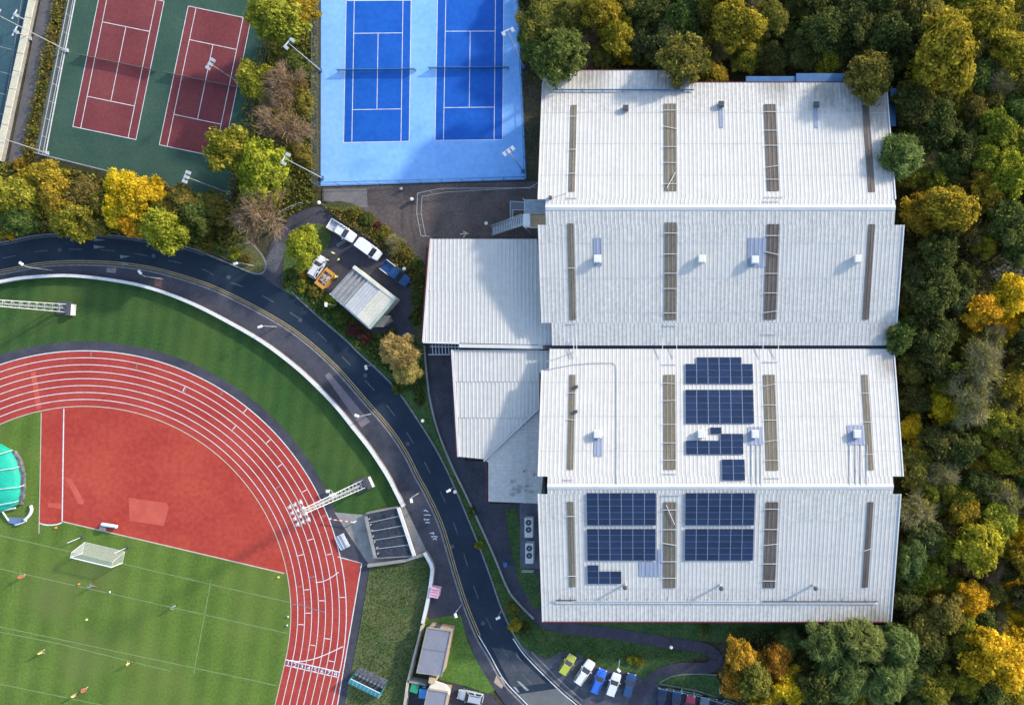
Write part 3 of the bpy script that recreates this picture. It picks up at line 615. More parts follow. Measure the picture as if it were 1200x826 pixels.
# conduit over the roof
cd = [RP(*p, .16) for p in ((640,433),(655,430),(672,427),(690,425.5),(706,425),(719,425),(722.5,428),(723,440),(723,500),(723,567))]
part('conduit', MB().tube(cd, .05, 6), STEEL, hs_, True)
part('conduit', MB().tube([RP(*p, .16) for p in ((640,424),(655,419),(675,411))], .05, 6), STEEL, hs_, True)
part('conduit', MB().tube([RP(*p, .16) for p in ((645,232),(655,229),(664,226))], .04, 6), STEEL, hn, True)
# snow rails
def snow_rail(par, x0, x1, y, mat, n, r):
    a, b = RP(x0, y, .35), RP(x1, y, .35); o = part('snow_rail', MB().tube([a, b], r, 8), mat, par, True)
    for k in range(n):
        p = a.lerp(b, (k+.5)/n); part('bracket', MB().bar(p+Vector((0,.45,-.3)), p+Vector((0,-.45,-.3)), .08, .14), STEEL, o, True)
snow_rail(hn, 648, 813, 105.5, BSTEEL, 7, .12)
snow_rail(hs_, 651, 675, 703, DSTEEL, 2, .10)
snow_rail(hs_, 676, 890, 704, STEEL, 9, .08)
snow_rail(hs_, 893, 1029, 704.5, DSTEEL, 5, .09)
part('snow_board', MB().bar(RP(651,705.5,.2), RP(1029,706.5,.2), .3, .04), RIDGE, hs_, True)
# cowls, flues and cabinets standing on the roofs
def cowl(label, px, py, kind):
    p = RP(px, py, .02)
    p.z += 0; o = thing('roof_cowl' if kind != 'flue' else 'flue_pipe', label, 'roof vent' if kind != 'flue' else 'flue', p, 0, 'vents on the hall roofs')
    if kind == 'white':
        part('curb', MB().box((0,0,.25), (1.0,1.0,.7)), STEELW, o); part('hood', MB().box((0,0,.85), (1.15,1.25,.4), 0, .82), STEELW, o); part('skirt', MB().box((0,0,.60), (1.2,1.3,.06)), STEEL, o)
    elif kind == 'dark':
        part('curb', MB().box((0,0,.2), (.8,.8,.6)), STEEL, o); part('hood', MB().box((0,0,.65), (.95,.95,.35), 0, .8), DSTEEL, o)
    else:
        part('stack', MB().tube([(0,0,-.1),(0,0,1.7)], .2, 10), STEEL, o); part('cap', MB().lathe([(.05,1.95),(.34,1.85),(.38,1.72),(.1,1.70)][::-1], n=12), DSTEEL, o)
    return o
cowl('dark square vent just below the blue rail on the upper roof', 733.5, 128, 'dark')
cowl('small white vent at the top of the left blue-grey strip on the upper roof', 845, 123.5, 'dark')
cowl('small white vent at the top of the right blue-grey strip on the upper roof', 956, 124, 'dark')
cowl('white cowl below the blue-grey strip at the left of the second roof slope', 700.5, 304, 'white')
cowl('white cowl on bare sheeting in the middle of the second roof slope', 822, 304, 'white')
cowl('white cowl standing on the blue-grey square sheet of the second roof slope', 884, 305, 'white')
cowl('white cowl at the right of the second roof slope beside a narrow rooflight', 1004, 304, 'white')
cowl('white cowl at the left of the third roof slope above a grey strip', 700.5, 508, 'white')
cowl('white cowl between the solar arrays of the third roof slope', 821.5, 508, 'white')
cowl('white cowl on the grey sheet beside the solar arrays of the third slope', 884, 508, 'white')
cowl('white cowl on the grey square at the right of the third roof slope', 1003, 508, 'white')
cowl('grey flue pipe right of the smallest solar array on the bottom slope', 733, 684, 'flue')
cowl('grey flue pipe in the middle of the bottom roof slope', 844, 685, 'flue')
cowl('grey flue pipe right of the third rooflight on the bottom slope', 953, 685, 'flue')
for i, (x, y) in enumerate(((645,231.5),(675.5,453),(675,482))):
    part('junction_box', MB().box(RP(x, y, .3), (.45,.45,.5)), DSTEEL, hn if i == 0 else hs_, True)

# solar arrays: each panel its own part
PW, PH = 1.80, 1.075
def solar(label, px, py, cells):
    """px,py: upper-left corner on the roof; cells: list of (column,row)"""
    a = RP(px, py, .18); up = a.y > YRS                # on the slope facing the top of the photo?
    o = thing('solar_array', label, 'solar array', a, 0, 'solar arrays on the southern hall roof')
    ang = math.atan2(roofz(a.y-1)-roofz(a.y), -1.0)
    dz_ = (roofz(a.y-1)-roofz(a.y))                     # height change per metre towards the eave
    c_ = math.atan(-dz_)
    if not hasattr(solar, 'pm'):
        solar.pm = MB().box((0,0,0), (PW-.07, PH-.05, .04)).mesh('solar_panel', SOLAR)
        solar.fm = (lambda m: (m.bar((-PW/2+.02,-PH/2,0),(-PW/2+.02,PH/2,0),.05,.06), m.bar((PW/2-.02,-PH/2,0),(PW/2-.02,PH/2,0),.05,.06), m.bar((-PW/2+.05,-PH/2+.015,0),(PW/2-.05,-PH/2+.015,0),.018,.052), m)[-1])(MB()).mesh('frame', M('panel_frame', (.24,.28,.36), None, 2, .4))
    for c, r in cells:
        y = -(r+.5)*PH*math.cos(c_); q = obj('solar_panel', solar.pm, o, ((c+.5)*PW, y, dz_*(-y))); q.rotation_euler = (c_, 0, 0)
        obj('frame', solar.fm, q, (0, 0, .01))
    return o
grid = lambda c, r: [(i, j) for i in range(c) for j in range(r)]
solar('top solar array with two cut upper corners on the lower hall', 803, 418.5, [(i, j) for i in range(6) for j in range(4) if not (i in (0, 5) and j == 0)])
solar('full six column solar array second from the top on the lower hall', 803, 456.5, grid(6, 5))
solar('stepped solar array in the third row beside a white cowl', 803.5, 508, [(i, j) for i in range(5) for j in range(3) if i > 2 or j > 0])
solar('small two column solar array closest above the ridge', 845.5, 538, grid(2, 3))
solar('tiny single column solar array in the gap right of the white cowl', 832, 500.5, [(0, 0)])
solar('upper left solar array just below the lower ridge', 687, 577.5, grid(6, 5))
solar('lower left solar array below another array on the bottom slope', 687.5, 619.5, grid(6, 5))
solar('small L shaped solar array at the bottom left of the roof', 688, 662, [(i, j) for i in range(3) for j in range(3) if i == 0 or j > 0])
solar('upper right solar array just below the lower ridge', 803, 577.5, grid(6, 5))
solar('lower right solar array on the bottom slope', 802.5, 619.5, grid(6, 5))

# blue clad plant screens at the far corner of the hall
bs = thing('plant_screen', 'blue steel screen strip along the top right eave of the hall', 'screen', G(935,92,6.5))
part('panel', MB().bar(G(874,94,7.6), G(932,94,7.6), 1.1, .25), BSTEEL, bs, True); part('panel', MB().bar(G(933,92,7.8), G(1002,92,7.8), 1.5, .25), BSTEEL, bs, True)
for x in (876, 930, 965, 1000): part('post', MB().tube([G(x,95,7.6)*1.0, Vector((G(x,95,7.6).x, G(x,95,7.6).y, 0))], .09, 6), DSTEEL, bs, True)
bs = thing('plant_screen', 'upright blue steel screen at the right corner of the upper roof', 'screen', G(1046,128,6.5))
part('panel', MB().bar(G(1047,104,7.5), G(1046,148,7.5), 1.0, .25), BSTEEL, bs, True)
for y in (108, 145): part('post', MB().tube([G(1047,y,7.5), Vector((G(1047,y,7.5).x, G(1047,y,7.5).y, 0))], .09, 6), DSTEEL, bs, True)

# ------------------------------------------------------------------ annexes: corrugated roof over any convex outline
def corrpoly(px, zf, ang=0.0, pit=PIT, h=.045):
    """px outline at the mean height; zf(x,y) gives the roof plane; ribs run along local y turned by ang"""
    pts = [Vector((p.x, p.y)) for p in (G(x, y, zf(None, None)) for x, y in px)]
    ca, sa = math.cos(-ang), math.sin(-ang); loc = [Vector((p.x*ca-p.y*sa, p.x*sa+p.y*ca)) for p in pts]
    x0, x1 = min(p.x for p in loc), max(p.x for p in loc); m = MB(); rows = []
    for x, hh in profile(x0+.001, x1-.001, pit, h):
        ys = []
        for a, b in zip(loc, loc[1:]+loc[:1]):
            if (a.x-x)*(b.x-x) <= 0 and abs(a.x-b.x) > 1e-9: ys.append(a.y+(b.y-a.y)*(x-a.x)/(b.x-a.x))
        if len(ys) >= 2: rows.append((x, min(ys), max(ys), hh))
    vs = []
    for x, a, b, hh in rows:
        for y in (a, b):
            X, Y = x*ca+y*sa, -x*sa+y*ca; vs.append((X, Y, zf(X, Y)+hh))
    n = len(rows)
    vs += [(x, y, z-.04) for x, y, z in vs]; q = 2*n
    fs = [(2*i, 2*i+2, 2*i+3, 2*i+1) for i in range(n-1)]
    fs += [(q+2*i, q+2*i+2, 2*i+2, 2*i) for i in range(n-1)]+[(2*i+1, 2*i+3, q+2*i+3, q+2*i+1) for i in range(n-1)]
    return m.add(vs, fs)
def plane(zm, sx, sy, c):
    return lambda x, y: zm if x is None else zm+(x-c.x)*sx+(y-c.y)*sy
def annexe(label, outline, roofs, zw, fasc, wall=CLAD):
    cx, cy = sum(p[0] for p in outline)/len(outline), sum(p[1] for p in outline)/len(outline)
    b = G(cx, cy, zw); o = thing('annexe_building', label, 'building', (b.x, b.y, 0))
    pts = GP(outline, zw); c = sum(pts, Vector())/len(pts)
    part('wall', MB().prism([c+(p-c)*.975 for p in pts], 0, zw-.75), wall, o, True)
    for px, zm, sx, sy, ang, mt in roofs:
        cc = sum(GP(px, zm), Vector())/len(px)
        part('roof_sheet', corrpoly(px, plane(zm, sx, sy, cc), ang), mt, o, True)
    for px, zz in fasc:
        part('fascia', MB().bar(G(px[0][0]-1.7, px[0][1], zz-.15), G(px[1][0]-1.7, px[1][1], zz-.15), .14, .5), FASC, o, True)
    return o
a1 = annexe('white roofed entrance annexe against the left side of the upper hall', [(505,280),(631,280),(634,404),(496,401)],
    [([(505,280),(631,280),(633,343),(500.7,341)], 6.5, 0, -.03, 0, ROOF), ([(500.7,341),(633,343),(634,404),(496,401)], 6.75, 0, -.03, 0, ROOF)], 6.5, [([(505,280),(496,401)], 6.7)])
part('roof_sheet', corrpoly([(631,378),(648,378),(648,405),(631,404.5)], plane(6.9, 0, 0, Vector((0,0,0))), 0), ROOF, a1, True)
part('ridge_flashing', MB().bar(G(538,405,6.75), G(648,407,6.75), .6, .16), RIDGE, a1, True)
part('verge_flashing', MB().bar(G(496,401,6.9), G(538,402,6.9), .3, .2), RIDGE, a1, True)
part('verge_flashing', MB().bar(G(505,280,6.4), G(496,401,6.9), .3, .2), RIDGE, a1, True)
a2 = annexe('lower white annexe roof with a slanted end, left of the lower hall', [(530,410),(632,410),(632,478),(568,538),(537.5,535)],
    [([(530,410),(632,410),(632,447),(532.3,447)], 6.2, 0, .02, 0, ROOF), ([(532.3,447),(632,447),(632,478),(620,489.3),(534.8,489.3)], 6.0, 0, .02, 0, ROOF), ([(534.8,489.3),(620,489.3),(568,538),(537.5,535)], 5.8, 0, .02, 0, ROOF)], 5.9, [([(530,410),(537.5,535)], 6.0)])
part('verge_flashing', MB().bar(G(530,410,6.3), G(537.5,535,5.9), .35, .2), RIDGE, a2, True)
part('roof_sheet', corrpoly([(632,410.5),(646,410.5),(646,437),(632,437)], plane(6.35, 0, 0, Vector((0,0,0))), 0), ROOF, a2, True)
part('hip_flashing', MB().bar(G(632,478,6.2), G(567,540,5.9), .28, .25), STEEL, a2, True)
a3 = annexe('small annexe with sideways roof ribs and dark stains, below the slanted roof', [(632,479),(634,591),(572.5,589),(572.5,541),(568,540)],
    [([(632,480),(636,560),(633,590),(572.5,588.5),(572.5,541),(569,540)], 5.6, -.02, 0, math.pi/2, ROOFD)], 5.5, [([(572.5,541),(572.5,589)], 5.5)])
SOOT = M('soot_stain', (.24, .25, .26), (.34, .35, .35), 2, .9)
sr = random.Random(4)
for k in range(16):
    x, y = 606+sr.gauss(0,7), 573+sr.gauss(0,4.5)
    p = G(x, y, 5.72); l = sr.uniform(.15,.7)
    part('stain_patch', MB().prism([(p.x+l*math.cos(t)*sr.uniform(.4,1), p.y+.5*l*math.sin(t)*sr.uniform(.4,1)) for t in (0,1.2,2.1,3.3,4.2,5.3)], 5.66-.02*(x-600)*0, 5.70+.001*k), SOOT, a3, True)
part('vent_pipe', MB().tube([G(614,552,5.6), G(614,552,6.3)], .12, 8), DSTEEL, a3, True)
part('vent_pipe', MB().tube([G(626,556,5.6), G(626,556,6.2)], .12, 8), FASC, a3, True)
part('gutter_pipe', MB().bar(G(616,487,6.0), G(615,590,5.75), .09), STEEL, a3, True)
# entrance canopy with slats
ec = thing('slatted_canopy', 'slatted steel and glass canopy over the side entrance of the annexe', 'canopy', G(521,410))
part('glass_roof', MB().prism(GP([(505,402),(538,402),(538,411),(506,411)], 3.2), 3.1, 3.15), GLASS, ec, True)
for k in range(9):
    x = 506.5+k*3.8; part('slat', MB().bar(G(x,404,3.3), G(x+.8,416,3.25), .14, .1), STEEL, ec, True)
part('beam', MB().bar(G(504,406,3.2), G(538,406.5,3.2), .15), STEELW, ec, True); part('beam', MB().bar(G(502,415.5,3.2), G(530,415.5,3.2), .15), STEELW, ec, True)
for x in (506, 520): p = G(x, 415.5, 3.1); part('post', MB().tube([p, (p.x, p.y, 0.09)], .07, 8), STEELW, ec, True)

# rooftop deck and stairs
dk = thing('roof_deck', 'timber and steel platform with a white cabinet at the hall corner', 'platform', G(627,250))
part('grating', MB().prism(GP([(614.5,234.5),(640,234.5),(640.5,250),(614.5,250)], 8.4), 8.2, 8.35), M('steel_grating', (.22,.28,.31), (.34,.38,.40), 1.2, .6, (9,.2)), dk, True)
for k in range(9): part('plank', MB().prism(GP([(622+k*2, 251.8), (623.8+k*2, 251.8), (623.8+k*2, 266.8), (622+k*2, 266.8)], 8.4), 8.25, 8.4+.004*(k % 3)), WOOD, dk, True)
part('cabinet', MB().prism(GP([(613,250.8),(621,250.8),(621,265),(613,265)], 9.6), 8.2, 9.6), STEELW, dk, True)
for a, b in (((614.5,234.5),(640,234.5)), ((614.5,234.5),(614.5,250)), ((614.5,250.4),(640,250.4)), ((622,267),(640,267)), ((640.5,234.5),(640.5,267))):
    part('handrail', MB().bar(G(*a,9.3), G(*b,9.3), .08), STEEL, dk, True)
for x, y in ((614.5,234.5),(614.5,266),(640,234.5),(640,266)): p = G(x, y, 8.3); part('post', MB().tube([p+Vector((0,0,1)), (p.x, p.y, .08)], .09, 8), STEEL, dk, True)
st = thing('steel_staircase', 'steel stair flight rising from the paved yard to the roof platform', 'stairs', G(580,268))
A, B = G(577,271,.3), G(613,258,8.2)
for s_ in (-.75, .75):
    d = (B-A); nrm = Vector((-d.y, d.x, 0)).normalized()*s_
    part('stringer', MB().bar(A+nrm, B+nrm, .08, .3), STEEL, st, True); part('handrail', MB().bar(A+nrm+Vector((0,0,1)), B+nrm+Vector((0,0,1)), .07), STEEL, st, True)
    for k in range(6): q = A.lerp(B, k/5)+nrm; part('baluster', MB().bar(q, q+Vector((0,0,1)), .05), STEEL, st, True)
for k in range(18):
    q = A.lerp(B, (k+.5)/18); part('tread', MB().box(q, (.19, 1.4, .05), math.atan2(d.y, d.x)), STEEL, st, True)
for (x0, y0), (x1, y1) in (((598,236),(614,237)), ((598,236),(598,262)), ((601,246),(614,246)), ((601,246),(601,262))):
    part('landing_rail', MB().bar(G(x0,y0,4.5), G(x1,y1,4.5), .08), STEEL, st, True)
for x, y in ((598,236),(601,246),(598,262)): p = G(x, y, 4.5); part('post', MB().tube([p, (p.x, p.y, .08)], .06, 6), STEEL, st, True)
part('landing', MB().prism(GP([(598,236),(614,237),(614,246),(601,246),(601,262),(598,262)], 3.6), 3.5, 3.6), M('landing_mesh', (.16,.18,.2), None, 3, .6), st, True)

# ------------------------------------------------------------------ air conditioning units
def hvac(label, x0, y0, x1, y1):
    c = G((x0+x1)/2, (y0+y1)/2, 1.6); o = thing('air_conditioner', label, 'air conditioner', (c.x, c.y, .1), 0, 'cooling units beside the hall wall')
    a, b = G(x0, y0, 1.6), G(x1, y1, 1.6); wx, wy = abs(b.x-a.x), abs(b.y-a.y)
    part('casing', MB().box((0,0,.85), (wx, wy, 1.5)), STEELW, o)
    for y in (-wy*.4, wy*.4): part('foot', MB().box((0,y,.05), (wx*.9,.12,.1)), DSTEEL, o)
    for y in (wy*.26, -wy*.10):
        f = part('fan', MB().lathe([(.50,1.6),(.50,1.66),(.44,1.66),(.42,1.605),(.02,1.605)], (0,y,0), 20), DSTEEL, o)
        for k in range(5): part('fan_blade', MB().box((.2*math.cos(k*1.257), y+.2*math.sin(k*1.257), 1.625), (.34,.12,.02), k*1.257), M('fan_grey', (.12,.13,.15), None, 3, .5), f)
        part('hub', MB().lathe([(.1,1.61),(.1,1.65),(.03,1.66)], (0,y,0), 10), STEEL, f)
    return o
sheet('plant_base', [(609,588),(636,588),(637,666),(610,665)], .14, M('plant_slab', (.10,.10,.13), (.13,.13,.16), .8, .9, (5,.2)))
hvac('white two fan cooling unit nearest the annexe roof', 614.8, 606.5, 624.3, 629.5)
hvac('white two fan cooling unit lower down, farther from the annexe', 615.6, 636.5, 625, 660)
fence('short white barrier at the lower end of the cooling unit slab', [(613,667.5),(626,667.5)], 1.0, 1.9, STEELW, None, 2, 'low_barrier', .1, .05)

def bin_(label, px, py, col, rz=0.0, s=1.0):
    o = thing('wheeled_bin', label, 'bin', G(px, py)+Vector((0,0,.06)), rz)
    m = paint(col[0], col[1], .5)
    part('tub', MB().box((0,0,.62), (1.0*s,1.15*s,1.0), 0, 1.12), m, o); part('lid', MB().box((0,0,1.18), (1.2*s,1.35*s,.1), 0, .93), m, o)
    for x in (-.4, .4):
        for y in (-.45, .45): part('wheel', MB().tube([(x*s-.04, y*s, .1), (x*s+.04, y*s, .1)], .1, 10), TYRE, o)
    return o
bin_('small blue bin on the path beside the cooling units', 594, 659, ('binblue', (.03,.10,.30)), .2, .6)
bin_('green wheeled bin in the fenced yard at the bottom', 488.5, 802, ('bingreen', (.02,.30,.13)), -.3, 1.15)
bin_('bright blue wheeled bin in the fenced yard beside the grey roof', 498.5, 808.5, ('bincyan', (.05,.26,.62)), -.1, 1.2)

# ------------------------------------------------------------------ small buildings
def flatbuilding(name, label, roof, zr, wallm, roofm, door=None, skirt=.25):
    pts = GP(roof, zr); c = sum(pts, Vector())/len(pts); o = thing(name, label, 'building', (c.x, c.y, 0))
    part('wall', MB().prism([c+(p-c)*.96 for p in pts], 0, zr-skirt), wallm, o, True)
    part('roof', MB().prism(pts, zr-skirt+.003, zr), roofm, o, True)
    part('parapet', MB().ribbon([p for p in pts]+[pts[0]], .14, zr+.003, zr+.12), CONC, o, True)
    return o
fb = flatbuilding('brick_kiosk', 'flat grey roofed brick building between the rough bank and the triangular lawn', [(500.5,735),(528.6,739.5),(517.6,791.6),(488.4,787.6)], 2.9, BRICK, GFELT)
part('roof_seam', MB().bar(G(496,760,2.93), G(524,764,2.93), .09, .03), M('seam', (.17,.17,.2), None, 2, .8), fb, True)
part('door', MB().box(G(514,732.5,1.1), (1.0,.08,2.0), math.radians(-8)), DSTEEL, fb, True)
fb2 = flatbuilding('brick_kiosk', 'grey roofed hut with a pale curved end at the bottom edge', [(501.5,807),(524.6,811),(515,858),(492,852)], 2.9, BRICK, GFELT)
part('canopy', MB().prism(GP(smooth([(507,796),(514,799),(522,802),(527,808),(526.5,815),(524,811.5),(502,806.5)],2), 2.2), 2.0, 2.2), M('pale_render', (.74,.70,.60), (.66,.62,.54), 1, .85), fb2, True)
part('porch', MB().prism(GP([(503,793),(511,794.5),(509,801),(502,800)], 2.6), 0, 2.6), M('sandstone', (.55,.42,.24), None, 1, .9), fb2, True)
yw = thing('yard_wall', 'tan stone wall enclosing the bin yard at the bottom', 'wall', G(480,812))
part('wall', MB().ribbon(GP([(497.5,730),(487,771),(481,795),(474,845)]), .35, 0, 1.5), M('tan_stone', (.40,.35,.28), (.5,.44,.36), 1, .9, (5,.2)), yw, True)
part('wall', MB().ribbon(GP([(481,793),(502,797)]), .35, 0, 1.5), CONC, yw, True)

# pink box
pk = thing('utility_box', 'pink and white square box by the footway against the bent wall', 'utility box', G(512,691)+Vector((0,0,.1)), math.radians(-12))
PINK = M('pink_sheet', (.72,.40,.52), (.80,.56,.64), 2.2, .6)
part('body', MB().box((0,0,.65), (1.45,1.6,1.3)), PINK, pk); part('lid', MB().box((0,0,1.36), (1.6,1.75,.12), 0, .9), M('pink_lid', (.75,.55,.64), (.70,.34,.42), 3, .6), pk)
for y in (-.4, .1, .5): part('strap', MB().box((0,y,1.435), (1.3,.1,.03)), M('red_strap', (.6,.12,.2), None, 2, .6), pk)

# the compound shed
def shed():
    c = G(425,349,3); o = thing('storage_shed', 'cream and grey roofed storage shed in the vehicle compound', 'shed', (c.x, c.y, 0))
    P = lambda t, u, z=3.2: G(*lerp(lerp((415,313), (463,350), t), lerp((387,344), (433,384.5), t), u), z)
    sec = [(0,.36, M('shed_dark_sheet', (.24,.24,.25), (.36,.35,.34), .5, .7, (3,.15)), .28, 2.95), (.36,.66, M('shed_grey_sheet', (.44,.45,.47), (.54,.53,.50), .5, .7, (3,.1)), .08, 3.2), (.66,1, M('shed_cream_sheet', (.58,.54,.43), (.66,.62,.52), .5, .7, (3,.1)), .05, 3.35)]
    q = [P(0,0), P(1,0), P(1,1), P(0,1)]; cc = sum(q, Vector())/4
    part('wall', MB().prism([cc+(p-cc)*.95 for p in q][::-1], 0, 2.9), M('shed_wall', (.60,.55,.42), (.52,.48,.38), 1, .8), o, True)
    for t0, t1, mt, hh, z in sec:
        n = 8 if hh > .1 else 10
        for k in range(n):
            a, b = t0+(t1-t0)*k/n, t0+(t1-t0)*(k+1)/n-.004
            e = hh if k % 2 else .02
            part('roof_sheet', MB().prism([P(a,.02,z), P(b,.02,z), P(b,.99,z), P(a,.99,z)][::-1], z-.1, z+e), mt, o, True)
    part('fascia', MB().bar(P(-.01,.0,3.3), P(1.01,0,3.3), .55, .35), M('shed_cream_trim', (.70,.66,.52), None, 1, .7), o, True)
    part('end_trim', MB().bar(P(1.0,0,3.25), P(1.0,1,3.25), .5, .4), M('shed_green_trim', (.40,.47,.42), None, 1, .7), o, True)
    part('gutter', MB().bar(P(-.01,1.01,2.95), P(1.0,1.01,2.95), .18, .18), STEEL, o, True)
    part('door', MB().box((G(440,333,1.2)), (2.4,.1,2.3), math.radians(-37)), M('shed_door', (.35,.38,.36), None, 2, .7), o, True)
    l = thing('lean_to', 'small slatted timber lean-to at the right end of the shed', 'lean-to', G(452,374))
    part('wall', MB().prism(GP([(445,371),(454,370),(457,376),(449,382),(441,383)], 1.6), 0, 1.55), M('lean_to_wall', (.3,.26,.2), None, 2, .9), l, True)
    for k in range(6):
        a = lerp((446,369.5), (440,383), k/6); b = lerp((458,370), (449,383.5), k/6); a2_ = lerp((446,369.5), (440,383), (k+.85)/6); b2_ = lerp((458,370), (449,383.5), (k+.85)/6)
        part('roof_board', MB().prism(GP([a, b, b2_, a2_], 1.7), 1.6, 1.68+.02*(k % 2)), M('weathered_board', (.42,.38,.28), (.5,.46,.36), 2, .9), l, True)
shed()

# sunken store beside the track with felt panels
sb = thing('track_store', 'low store with dark felt roof panels and a white beam by the track', 'building', G(456,624))
Q = lambda u, v, z=1.3: G(*lerp(lerp((429.6,602), (464.7,595), u), lerp((441.7,653.5), (483,651), u), v), z)
part('wall', MB().prism([Q(-.02,-.02,1.2), Q(1.02,-.02,1.2), Q(1.02,1.02,1.2), Q(-.02,1.02,1.2)][::-1], 0, 1.15), CONC, sb, True)
for k in range(5):
    for j in range(2):
        a, b, u0, u1 = k/5+.006, (k+1)/5-.006, j/2+.004, (j+1)/2-.004
        part('roof_panel', MB().prism([Q(u0,a), Q(u1,a), Q(u1,b), Q(u0,b)][::-1], 1.16, 1.24+.03*((k+j) % 2)), FELT, sb, True)
    if k: part('seam_batten', MB().bar(Q(0,k/5,1.3), Q(1,k/5-.03,1.3), .10, .06), M('seam_grey', (.25,.30,.34), (.4,.43,.45), 1, .7), sb, True)
part('beam', MB().bar(Q(1.06,.0,1.5), Q(1.06,1.0,1.5), .5, .3), CONCW, sb, True)
part('upstand', MB().bar(Q(-.05,.05,1.35), Q(-.05,1.0,1.35), .45, .2), CONC, sb, True)
for k in range(7):
    q = Q(.02+.06*sr.random(), .12+.13*k, 1.3); part('bracket', MB().box(q, (.35,.18,.25), sr.random()), STEEL, sb, True)
sheet('concrete_apron', [(392,600),(426,603),(430,600),(478,591),(502,646),(475,656),(436,662),(432,661),(418,640),(402,616)], .05, CONC)
pw = thing('low_wall', 'grey low wall below the felt roofed store, above the rough bank', 'wall', G(470,654)); part('wall', MB().ribbon(GP([(433,661),(452,658.5),(476,655),(501,647)]), .5, 0, .9), CONC, pw, True)
# red-and-white barrier pole
bp = thing('barrier_pole', 'red and white striped barrier pole lying level beside the track', 'barrier', G(414,612))
A, B = G(414.5,612,1.0), G(385,608,1.0)
part('post', MB().tube([(A.x, A.y, .03), (A.x, A.y, 1.05)], .12, 10), STEELW, bp, True)
for k in range(9):
    part('pole_segment', MB().tube([A.lerp(B, k/9), A.lerp(B, (k+1)/9)], .09, 8), STEELW if k % 2 == 0 else M('red_band', (.55,.06,.06), None, 2, .5), bp, True)
part('rest', MB().tube([(B.x, B.y, .03), (B.x, B.y, .9)], .05, 8), STEELW, bp, True)
# slatted bench stand
bn = thing('bench_stand', 'pale slatted stepped bench standing on the tarmac beside the track curve', 'bench', G(402,634)+Vector((0,0,.02)), math.radians(-62))
for r_ in range(3):
    for k in range(3): part('slat', MB().box((0, -.75+r_*.72+k*.2, .4+.25*r_), (2.5,.16,.06)), CONCW, bn)
for x in (-1.05, 0, 1.05):
    part('frame', MB().bar((x,-.8,.3), (x,.95,.98), .08), STEEL, bn)
    for y, z in ((-.75,.38), (.85,.9)): part('leg', MB().bar((x,y,0), (x,y,z), .07), STEEL, bn)

# teal dugout
dg = thing('dugout', 'teal curved dugout shelter with a row of seats on the rough bank', 'dugout', G(434.5,795.5), math.radians(-26))
TEAL = M('teal_polycarbonate', (.02,.24,.27), (.03,.32,.34), 1.2, .35); 
L_ = 5.6
for k in range(8):
    x = -L_/2+(k+.5)*L_/8
    m = MB(); pr = [(-1.5,.1),(-1.5,1.2),(-1.25,1.7),(-.8,1.95),(-.2,2.05)]
    for (y0, z0), (y1, z1) in zip(pr, pr[1:]): m.bar((x, y0, z0), (x, y1, z1), L_/8-.05, .03)
    part('shell_panel', m, TEAL, dg)
    s_ = part('seat', MB().box((x,.45,.45), (.5,.55,.06)).box((x,.1,.75), (.5,.08,.6)), M('seat_grey', (.12,.13,.17), None, 2, .6), dg)
for k in range(9):
    x = -L_/2+k*L_/8; m = MB()
    for (y0, z0), (y1, z1) in zip(pr, pr[1:]): m.bar((x, y0, z0+.03), (x, y1, z1+.03), .06, .07)
    part('rib', m, STEEL, dg)
part('front_rail', MB().bar((-L_/2,-.17,2.07), (L_/2,-.17,2.07), .09), STEELW, dg); part('deck', MB().box((0,-.2,.06), (L_+.1,2.7,.1)), M('dugout_deck', (.16,.17,.2), None, 1, .8), dg)
for x in (-L_/2, L_/2): part('side_panel', MB().add([(x,-1.5,.1),(x,.9,.1),(x,-.2,2.0),(x,-.8,1.93),(x,-1.25,1.68),(x,-1.5,1.2)], [(0,1,2,3,4,5)]), TEAL, dg)

# teal landing mat dome and frame at the left edge
dm = thing('landing_mat_cover', 'teal domed landing mat cover with white straps at the left edge', 'mat cover', G(8,560))
TEALF = M('teal_fabric', (.01,.30,.21), (.015,.38,.27), .5, .6, (3,.1))
ring = [(-45,560),(-35,530),(-15,517),(2,520),(16,528),(23,540),(27,556),(27,575),(24,590),(0,601),(-25,603),(-42,590)]
cb = G(-8,560); m = MB(); lv = [(1,.0),(1,.8),(.92,1.3),(.6,1.9),(.02,2.2)]; n = len(ring); vs = []
for s_, z in lv: vs += [Vector((cb.x+(p.x-cb.x)*s_, cb.y+(p.y-cb.y)*s_, z+.02)) for p in GP(ring)]
m.add(vs, [(i*n+k, i*n+(k+1) % n, (i+1)*n+(k+1) % n, (i+1)*n+k)[::-1] for i in range(4) for k in range(n)]); part('cover', m, TEALF, dm, True, True)
for y, dx in ((531,16),(550,25),(572,30),(590,24)):
    pts = [G(-40,y+9,1.5), G(-15,y+5,2.0), G(0,y+1,1.75), G(dx-6,y-2,1.35), G(dx,y-4,.1)]
    part('strap', MB().tube([p+Vector((0,0,.25)) for p in pts], .07, 6), STEELW, dm, True)
part('skirt', MB().ribbon(GP([(17,529),(24,540),(28,556),(28,575),(25,590)]), .8, .02, .5), M('mat_skirt', (.06,.06,.07), (.2,.2,.22), 1.2, .8), dm, True)
fr = thing('curved_frame', 'white curved frame with a blue sheet below the teal mat cover', 'frame', G(20,603))
part('hoop', MB().tube(GP(smooth([(36,592),(37,598),(34,604),(29,609)],2), .5), .24, 8), STEELW, fr, True)
part('hoop', MB().tube(GP(smooth([(31,610),(25,613),(18,615)],2), .4), .12, 8), STEELW, fr, True)
part('hoop', MB().tube(GP(smooth([(18,595),(8,597),(-10,601)],2), .5), .14, 8), STEELW, fr, True)
part('hoop', MB().tube(GP(smooth([(2,598),(6,604),(10,610)],2), .4), .12, 8), STEELW, fr, True)
